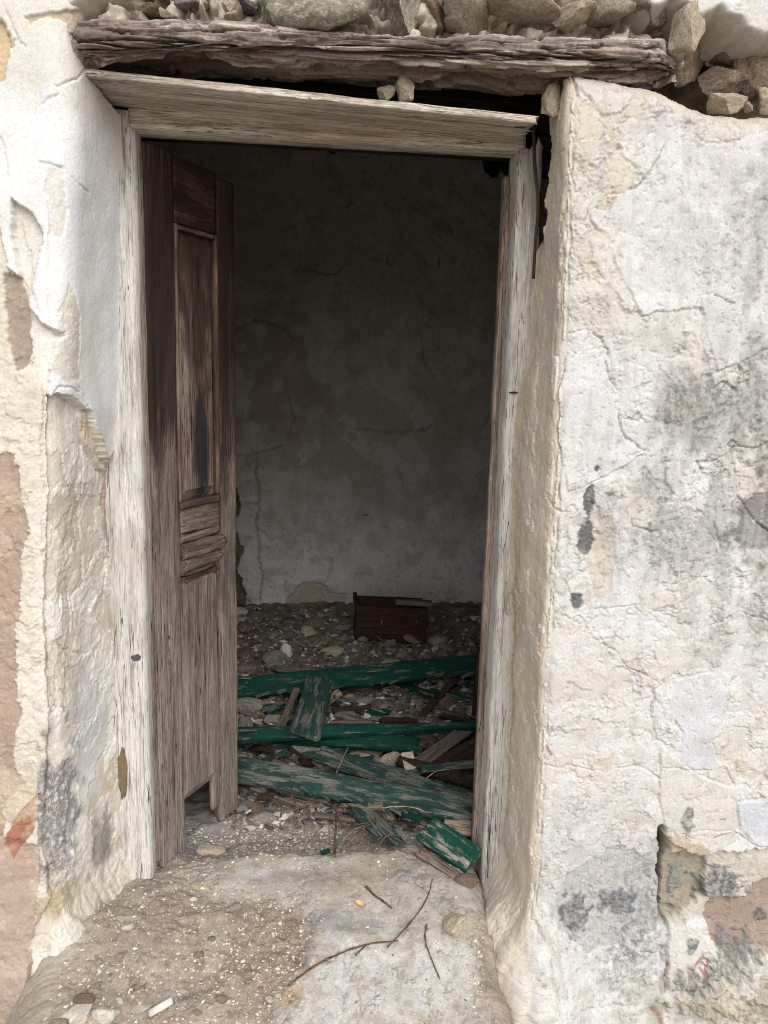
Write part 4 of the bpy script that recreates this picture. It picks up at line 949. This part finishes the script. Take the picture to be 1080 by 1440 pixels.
chips('gravel', 8500, smp_px(30, 680, 1205, 1445, d_out), .0022, .014, 1, [(206,190,166),(186,164,138),(226,216,198),(158,136,114),(216,204,182)], 'loose pale grit and gravel spilled over the dirt beside the doorstep', 'gravel')
def d_in(x, y): return .95*np.clip(1-np.abs(y-1178)/34., .05, 1)*np.where(x < 470, 1., .4)
chips('paint_chips', 3200, smp_px(225, 650, 1140, 1212, d_in), .003, .014, 2, [(226,224,220),(206,202,196),(186,180,172),(160,150,140),(216,212,206)], 'heap of small white plaster flakes just inside the threshold', 'plaster flakes', .3)
def d_fl(x, y): return 1.+0*x
chips('rubble_grit', 11000, smp_px(320, 690, 856, 1165, d_fl), .006, .050, 3, [(140,132,124),(170,164,156),(116,104,92),(84,72,62),(212,207,200),(128,122,116),(190,184,176)], 'dusty grey grit and crumbled mortar covering the room floor', 'rubble')

# ------------------------------------------------------------------ things on the ground outside
rnd = random.Random(5)
def rubble(px, py, w_, h_, mat, seed, label, group=None, name='rubble_stone', cat='stone', deep=None, sink=.25, flat=None):
    p = onsurf(px, py+h_*.35); dist = math.sqrt(sum((p[k]-CAM[k])**2 for k in range(3))); s = dist/F
    me = _rock_low[seed % 8].copy(); me.materials.append(mat)
    o = link(name, me); hz = h_*.5*s*(.8 if flat is None else flat)
    o.scale = (w_*.5*s, (deep or w_*.45)*.5*s*1.4, hz); o.location = (p.x, p.y, p.z+hz*(1-2*sink)); o.rotation_euler = (rnd.uniform(-.2,.2), rnd.uniform(-.2,.2), rnd.uniform(-.5,.5))
    return tag(o, label, cat, group)
rubble(637, 1300, 46, 30, M['s_cream'], 1, 'yellowish wedge of stone lying on the doorstep by the right jamb', deep=30)
rubble(279, 1240, 22, 16, M['s_cream'], 2, 'pale triangular plaster chip on the dirt below the door leaf', name='plaster_chip', cat='plaster chip', flat=.3)
rubble(108, 1428, 46, 34, M['shard'], 3, 'broad pale plaster lump at the foot of the brown wall', name='plaster_lump', cat='plaster lump')
rubble(146, 1430, 30, 30, M['shard'], 4, 'narrow upright pale plaster lump beside a broader one', name='plaster_lump', cat='plaster lump')
rubble(118, 1408, 26, 22, M['s_brown'], 5, 'small rusty brown stone above the pale plaster lumps', name='rubble_stone')
rubble(196, 1420, 30, 18, M['shard'], 6, 'flat white plaster flake lying in the gravel', name='plaster_chip', cat='plaster chip', flat=.35)
rubble(88, 1446, 40, 30, M['s_tan'], 7, 'mossy tan stone under the pale plaster lumps')
p0 = onsurf(208,1432); p1 = onsurf(244,1412)
o = plank('plaster_splinter', p0+Vector((0,0,.008)), p1+Vector((0,0,.010)), .016, .006, (0,-.3,1), M['shard'], 31, None, ns=4, rag=(.01,.01)); tag(o, 'long thin white splinter lying on the gravel', 'splinter')
o = plank('wood_chip', onsurf(186,1398)+Vector((0,0,.004)), onsurf(204,1392)+Vector((0,0,.005)), .008, .003, (0,-.3,1), M['batten_x'], 33, None, ns=3, rag=(.004,.004)); tag(o, 'tiny reddish brown wood chip on the gravel', 'wood chip')
def ontube(name, pxs, r0, r1, mat, label, cat, lift=.004, seed=0, group=None, n=6):
    pts = [onsurf(*q)+Vector((0, 0, lift)) for q in pxs]
    return tag(tube(name, pts, r0, r1, mat, None, n, seed, .3, .45), label, cat, group)
ontube('twig', [(402,1391),(440,1362),(480,1342),(515,1331),(560,1325)], .0028, .0018, M['twig'], 'long curved brown twig lying across the doorstep', 'twig', seed=1)
ontube('twig', [(545,1334),(572,1305),(592,1280),(603,1256),(608,1238)], .0024, .0014, M['twig'], 'bent brown twig reaching back from the long curved twig', 'twig', seed=2)
ontube('twig', [(500,1350),(506,1340),(515,1331)], .0026, .0018, M['twig'], 'short stub of twig touching the long curved twig', 'twig', seed=3)
ontube('twig', [(600,1302),(598,1325),(606,1350),(618,1378)], .0022, .0014, M['twig'], 'thin dark twig beside the yellowish wedge stone', 'twig', seed=4)
ontube('twig', [(514,1248),(528,1262),(540,1270),(551,1279)], .0034, .0018, M['twig'], 'short thick reddish twig at the back of the doorstep', 'twig', seed=5)
def leaf_mesh():
    X, Z = np.meshgrid(np.linspace(-1, 1, 12), np.linspace(-1, 1, 6)); wd = .42*np.sqrt(np.clip(1-X**2, 0, 1))
    return mesh_np('dry_leaf', np.stack([X*.017, Z*wd*.018, .006*np.abs(Z)**2+.004*X**2], -1), grid_faces(*X.shape))
o = link('dry_leaf', leaf_mesh(), M['leaf']); o.location = onsurf(508,1275)+Vector((0,0,.004)); o.rotation_euler = (.3, 0, -.7); tag(o, 'small curled yellow leaf on the doorstep', 'leaf')
# two stones left lying on the board over the door
for (px, py, wd, hg, sd, lb) in ((543,132,26,22,1,'small round pale stone lying on the board above the doorway'), (573,126,32,36,2,'taller knobbly pale stone standing on the board above the doorway')):
    o = stone(px, py, wd, hg, .075, .016, M['s_cream'], sd, 0, None, 'rubble_stone'); o.parent = None; tag(o, lb, 'stone')

# ------------------------------------------------------------------ debris in the room
def P3(px, py, z): p = atZ(px, py, z); return Vector(p)
def deb(name, a, za, b_, zb, W, T, nrm, mat, seed, label, cat='plank', group=None, **kw):
    o = plank(name, P3(*a, za), P3(*b_, zb), W, T, nrm, mat, seed, None, **kw); return tag(o, label, cat, group)
UPF = (0, -.62, .78)
def shutter_rail(a, za, b_, zb, W, T, nrm, mat, seed, label, s0, s1_, nsl, slat_mat, lean=.5, **kw):
    o = deb('shutter_rail', a, za, b_, zb, W, T, nrm, mat, seed, label, 'shutter rail', **kw)
    Lb = (P3(*a, za)-P3(*b_, zb)).length
    me = board_mesh('slat', .082, .011, .006, 3, res=.01, ns=3, rag=(.006,.012), groove=.0004); me.materials.append(slat_mat)
    rs = random.Random(seed)
    for k in range(nsl):
        t = s0+(s1_-s0)*(k+.5)/nsl
        if rs.random() < .18: continue
        s_ = link('slat', me, None, o); s_.location = ((t-.5)*Lb, -T*.42+rs.uniform(-.003,.003), -W*.48+rs.uniform(-.006,.005))
        s_.rotation_euler = (rs.uniform(-.25,.25), lean+rs.uniform(-.1,.1), rs.uniform(-.15,.15)); s_.scale = (rs.uniform(.55,1.2), 1, rs.uniform(.8,1.3))
    return o
shutter_rail((312,970), .075, (700,932), .115, .092, .034, UPF, M['green'], 41, 'straight dark green shutter rail farthest back, below the brown box', .12, .99, 26, M['greenold'], -.28, ns=8)
deb('shutter_rail', (312,1036), .07, (716,1019), .10, .046, .036, (0,-.5,.86), M['green'], 42, 'narrow green shutter rail tapering to a thin strip by the jamb', 'shutter rail', ns=6, taper=(1.35,.35))
deb('shutter_rail', (392,1034), .045, (592,1049), .05, .060, .03, (.1,-.45,.89), M['green'], 43, 'short green shutter rail with a broken pinkish end', 'shutter rail', ns=6, rag=(.01,.03))
shutter_rail((312,1078), .075, (690,1146), .055, .085, .034, (0.05,-.5,.86), M['greenold'], 44, 'faded green shutter rail with a comb of slat ends and rotten red wood',   .22, .80, 20, M['greenold'], .34, ns=8, wob=.004, rag=(.02,.05))
deb('plank', (440,1058), .055, (690,1136), .06, .070, .022, (.1,-.45,.89), M['greenold'], 45, 'blue green weathered plank lying behind the comb slatted rail', ns=8, wob=.005, rag=(.05,.04))
deb('plank', (452,952), .14, (428,1036), .10, .115, .018, (.15,-.55,.83), M['greenold'], 46, 'short grey green board bridging the two upper green rails', 'board', ns=10, rag=(.02,.02))
deb('plank', (418,968), .10, (392,1030), .06, .030, .012, (.1,-.55,.83), M['oldwood'], 47, 'thin grey slat leaning beside the short grey green board', 'slat', ns=4, rag=(.01,.02))
deb('plank', (500,1130), .04, (566,1196), .012, .078, .016, (-.1,-.35,.93), M['greenold'], 48, 'splintered blue grey plank end pointing at the threshold', ns=8, rag=(.02,.07), taper=(1,.6))
deb('plank', (598,1164), .035, (668,1212), .020, .085, .018, (-.25,-.45,.86), M['greenbright'], 49, 'chipped bright green board end beside the right jamb', 'board', ns=10, rag=(.004,.004))
deb('plank', (624,1158), .030, (712,1170), .04, .060, .016, (0,-.4,.92), M['palewood'], 50, 'pale bare wood board behind the chipped green board', 'board', ns=6, rag=(.02,0))
deb('plank', (586,1196), .012, (655,1240), .006, .026, .010, (0,-.4,.92), M['batten_x'], 51, 'brown strip of wood under the chipped green board', 'plank', ns=5, rag=(.02,.02))
deb('plank', (375,1098), .03, (474,1122), .02, .060, .016, (.1,-.4,.9), M['oldwood'], 52, 'grey splintered plank under the comb slatted rail', ns=6, rag=(.04,.05))
deb('plank', (470,1120), .03, (560,1150), .02, .045, .014, (.1,-.4,.9), M['oldwood'], 53, 'short grey wood strip wedged under the comb slatted rail', ns=5, rag=(.04,.05))
deb('plank', (600,1090), .03, (700,1030), .09, .060, .02, (.2,-.5,.84), M['darkwood'], 54, 'dark plank sloping up behind the right jamb', ns=6, rag=(.03,0), group='dark planks sloping up behind the jamb')
deb('plank', (585,1078), .03, (660,1022), .08, .050, .02, (.2,-.5,.84), M['oldwood'], 55, 'grey brown plank sloping up beside the dark planks', ns=6, rag=(.03,0))
deb('plank', (640,1090), .03, (712,1046), .08, .050, .02, (.2,-.5,.84), M['darkwood'], 56, 'dark plank sloping up behind the right jamb', ns=6, rag=(.03,0), group='dark planks sloping up behind the jamb')
deb('plank', (592,1082), .055, (715,1070), .07, .030, .016, (0,-.5,.86), M['greenold'], 57, 'thin faded green strip over the round branch', 'strip', ns=4, rag=(.02,0))
deb('plank', (652,1010), .0, (650,1062), .0, .10, .02, (0,-.5,.86), M['darkwood'], 63, 'dark board lying flat below the green strip', 'board', ns=5)
deb('plank', (648,945), .07, (592,1008), .01, .030, .010, (0,-.6,.8), M['iron'], 58, 'rusty brown strap slanting below the upper green rail', 'metal strap', ns=4)
deb('plank', (655,955), .04, (560,948), .04, .060, .014, (0,-.6,.8), M['batten_x'], 59, 'reddish board edge showing under the upper green rail', 'board', ns=5, rag=(.02,.02))
p = P3(676, 1010, -.02); o = plank('post', p, p+Vector((.015,.02,.30)), .075, .03, (0,-1,0), M['darkwood'], 60, None, ns=5); tag(o, 'dark upright stub of wood beside the right jamb', 'post')
deb('plank', (468,1000), .03, (522,996), .03, .030, .014, (0,-.6,.8), M['darkwood'], 61, 'short black slat between the two upper green rails', 'slat', ns=4)
deb('plank', (462,984), .04, (478,974), .05, .035, .02, (0,-.7,.7), M['palewood'], 62, 'small pale wood block beside the short grey green board', 'wood block', ns=4)
deb('plank', (380,940), .03, (470,946), .02, .030, .010, (0,-.5,.86), M['oldwood'], 64, 'thin grey slat lying just behind the straight dark green rail', 'slat', ns=4, rag=(.02,.02))
deb('plank', (325,1002), .02, (385,962), .05, .014, .010, (0,-.5,.86), M['oldwood'], 65, 'thin grey stick leaning against the straight dark green rail', 'stick', ns=3)
# round branch
pts = [P3(562,1070,.03), P3(600,1082,.03), P3(640,1093,.03), P3(690,1106,.035)]
tag(tube('branch', pts, .022, .028, M['darkwood'], None, 12, 3, .06), 'thick round dark branch lying behind the green planks', 'branch')
# box
bx0 = P3(548, 908, -.01); BW, BH, BD = .37, .205, .25
box = empty('wooden_box', bx0, 'dark brown wooden box lying by the back wall', 'box'); box.rotation_euler = (math.radians(-4), math.radians(2), math.radians(-3))
bpy.context.view_layer.update()
def boxp(name, c, L_, W, T, seed, rot=(0,0,0), mat='boxwood', **kw):
    o = link(name, board_mesh(name, L_, W, T, seed, ns=6, **kw), M[mat], box); o.location = c; o.rotation_euler = rot; return o
boxp('front_board', (0, 0, BH/2), BW, BH, .016, 71, groove=.0005)
boxp('back_board', (0, BD, BH/2), BW, BH, .016, 72)
boxp('side_board', (-BW/2+.008, BD/2, BH/2), BD-.018, BH, .016, 73, (0,0,math.pi/2))
boxp('side_board', (BW/2-.008, BD/2, BH/2), BD-.018, BH, .016, 74, (0,0,math.pi/2))
boxp('base_board', (0, BD/2, .008), BW-.034, BD-.018, .014, 75, (math.pi/2,0,0))
boxp('rim', (-BW/2-.002, BD/2, BH+.003), BD, .03, .02, 76, (0,0,math.pi/2))
boxp('nail', (-.05, -.009, BH*.62), .012, .003, .003, 77, (0,math.pi/2,0), 'shard'); boxp('nail', (.13, -.009, BH*.66), .007, .003, .003, 78, (0,math.pi/2,0), 'shard'); boxp('nail', (.135, -.009, BH*.28), .006, .003, .003, 79, (0,math.pi/2,0), 'shard')
pa_, pb_ = atY(556, 846, bx0.y+.02), atY(607, 849, bx0.y+.03)
o = plank('slat', pa_, pb_, .026, .05, (0,-1,0), M['palewood'], 80, None, ns=4); o.data.materials.clear(); o.data.materials.append(M['oldwood']); tag(o, 'short grey slat lying on top of the brown box', 'slat')
# rubble stones on the room floor, large ones one by one
rubble(386, 922, 34, 36, M['s_grey'], 3, 'angular grey stone with a pale edge left of the box', sink=.1, deep=24)
rubble(402, 914, 18, 32, M['shard'], 4, 'upright pale shard against the angular grey stone', name='plaster_chip', cat='plaster chip', sink=.1, deep=10)
rubble(467, 912, 34, 12, M['s_cream'], 5, 'flat cream stone between the box and the upper green rail')
rubble(425, 878, 28, 16, M['s_dark'], 6, 'black lump of rubble left of the box')
rubble(336, 856, 36, 18, M['shard'], 7, 'white plaster lump at the foot of the back wall'); 
o = plank('plate_shard', P3(318,876,.0), P3(350,871,.0), .05, .008, (0,-.3,.95), M['shard'], 90, None, ns=5, rag=(.01,.02)); tag(o, 'flat white shard at the foot of the back wall', 'shard')
o = plank('tile_shard', P3(572,1056,.06), P3(578,1084,.03), .042, .006, (-.1,-.85,.5), M['shard'], 91, None, ns=6, rag=(.02,.02), res=.004); tag(o, 'jagged white shard standing against the round branch', 'shard')
o = plank('paint_chip', onsurf(451,1203)+Vector((0,0,.006)), onsurf(464,1199)+Vector((0,0,.010)), .014, .003, (0,-.6,.8), M['green'], 92, None, ns=4, rag=(.004,.004), res=.003); tag(o, 'small green painted chip at the edge of the doorstep', 'paint chip')
rubble(362, 1148, 52, 26, M['s_grey'], 1, 'rounded grey stone just inside the threshold by the door leaf')
rubble(371, 1114, 18, 20, M['shard'], 2, 'small bright white stone under the comb slatted rail', sink=.05)
rubble(492, 1092, 34, 20, M['s_grey'], 3, 'grey stone between the faded green planks')
rubble(548, 1062, 44, 34, M['s_tan'], 4, 'tan stone below the short green rail'); rubble(520, 1050, 40, 26, M['s_tan'], 6, 'broad tan stone behind the blue green plank')
rubble(460, 1072, 50, 22, M['s_grey'], 5, 'long flat grey stone below the short green rail'); rubble(440, 1050, 60, 30, M['s_grey'], 0, 'large grey stone under the joint of the green rails')
rubble(484, 1186, 26, 14, M['s_grey'], 2, 'pale grey stone on the plaster flakes by the doorstep')
rubble(390, 1010, 40, 26, M['s_grey'], 3, 'grey stone left of the short grey green board'); rubble(345, 990, 50, 30, M['s_grey'], 5, 'grey stone below the left end of the upper green rail')
rubble(505, 980, 40, 20, M['s_grey'], 6, 'grey stone right of the pale wood block'); rubble(625, 985, 34, 30, M['s_brown'], 1, 'brown stone beside the rusty strap')
rubble(296, 1192, 40, 18, M['s_cream'], 4, 'half buried cream stone under the door leaf'); rubble(655, 1236, 34, 22, M['s_brown'], 5, 'brown stone at the foot of the right jamb')
rubble(684, 1246, 16, 14, M['shard'], 6, 'small white stone at the foot of the right jamb')
mats = [M['s_grey'], M['s_grey'], M['s_tan'], M['s_brown'], M['s_dark'], M['s_cream'], M['s_grey']]
rs = random.Random(12); nm = ['grey','grey','tan','brown','dark','cream','grey']
for k in range(190):
    px, py = rs.uniform(328, 690), 860+280*rs.random()**.8; s_ = 10+24*rs.random()**1.9
    rubble(px, py, s_, s_*rs.uniform(.45, .8), *(lambda q: (mats[q], rs.randrange(8), 'small dusty %s stone among the rubble on the room floor' % nm[q], 'small %s stones in the room rubble' % nm[q]))(rs.randrange(7)), sink=.12)
# twigs and straw
def inroom(name, a, za, b_, zb, r, mat, label, cat, sd, group=None, bend=.02):
    A, B_ = P3(*a, za), P3(*b_, zb); mid = (A+B_)/2+Vector((rs.uniform(-bend,bend), rs.uniform(-bend,bend), bend*.6))
    return tag(tube(name, [A, mid, B_], r, r*.7, mat, None, 5, sd, .25, .5), label, cat, group)
inroom('straw_stem', (490,1050), .07, (466,1102), .06, .0022, M['straw'], 'long pale straw stem crossing the faded green planks', 'straw', 1)
inroom('twig', (482,1190), .0, (545,1140), .06, .0022, M['twig'], 'straight thin twig slanting in front of the splintered plank end', 'twig', 2)
inroom('twig', (536,1136), .07, (600,1142), .06, .002, M['straw'], 'thin pale stem lying along the comb slatted rail', 'stem', 3)
inroom('twig', (586,1106), .06, (632,1082), .07, .0022, M['straw'], 'thin stem crossing the round branch', 'stem', 4)
inroom('twig', (470,1210), .0, (472,1120), .03, .004, M['twig'], 'dark upright forked twig by the plaster flakes', 'twig', 5)
for k in range(34):
    a = (rs.uniform(410, 560), rs.uniform(1125, 1195)); b_ = (a[0]+rs.uniform(-60, 60), a[1]+rs.uniform(-45, 25))
    inroom('twig', a, rs.uniform(0, .02), b_, rs.uniform(.01, .06), rs.uniform(.0012, .0028), M['twig'] if k % 3 else M['straw'], ('thin brown twig' if k % 3 else 'thin pale straw')+' in the tangle before the broken shutters', 'twig' if k % 3 else 'straw', 10+k, ('brown twigs' if k % 3 else 'pale straws')+' tangled before the broken shutters')
for k in range(30):
    a = (rs.uniform(330, 690), rs.uniform(865, 1060)); b_ = (a[0]+rs.uniform(-45, 45), a[1]+rs.uniform(-14, 14))
    inroom('twig', a, rs.uniform(.0, .02), b_, rs.uniform(.01, .04), rs.uniform(.0014, .003), M['straw'] if k % 2 else M['twig'], ('pale dry stalk' if k % 2 else 'brown dry stalk')+' scattered on the rubble of the room floor', 'stalk', 60+k, ('pale' if k % 2 else 'brown')+' stalks scattered over the room floor')

# broken slat ends lying about
frag = [('greenold', 'faded green'), ('oldwood', 'grey'), ('green', 'dark green'), ('darkwood', 'dark brown')]
for k in range(80):
    a = (rs.uniform(330, 680), rs.uniform(955, 1150)); ln_ = rs.uniform(25, 85); th = rs.uniform(-.5, .6); q = rs.randrange(4)
    b_ = (a[0]+ln_*math.cos(th), a[1]+ln_*math.sin(th)*.8); z0, z1 = rs.uniform(.0, .04), rs.uniform(.005, .06)
    deb('slat_fragment', a, z0, b_, z1, rs.uniform(.012, .034), .008, (rs.uniform(-.4,.4), -.5, .8), M[frag[q][0]], 200+k, 'small splintered %s slat lying among the broken shutters' % frag[q][1], 'slat', '%s slat splinters among the broken shutters' % frag[q][1], ns=3, rag=(.02,.03), res=.02)

for k in range(34):
    px, py = rs.uniform(110, 440), rs.uniform(1250, 1436); s_ = 7+11*rs.random()**2
    if px < 190-(py-1240)*.4: continue
    rubble(px, py, s_, s_*.6, [M['s_cream'], M['s_tan'], M['shard']][k % 3], rs.randrange(8), 'little %s pebble half sunk in the gravel beside the doorstep' % ['cream', 'tan', 'white'][k % 3], '%s pebbles in the gravel' % ['cream', 'tan', 'white'][k % 3], 'pebble', 'pebble', sink=.2)
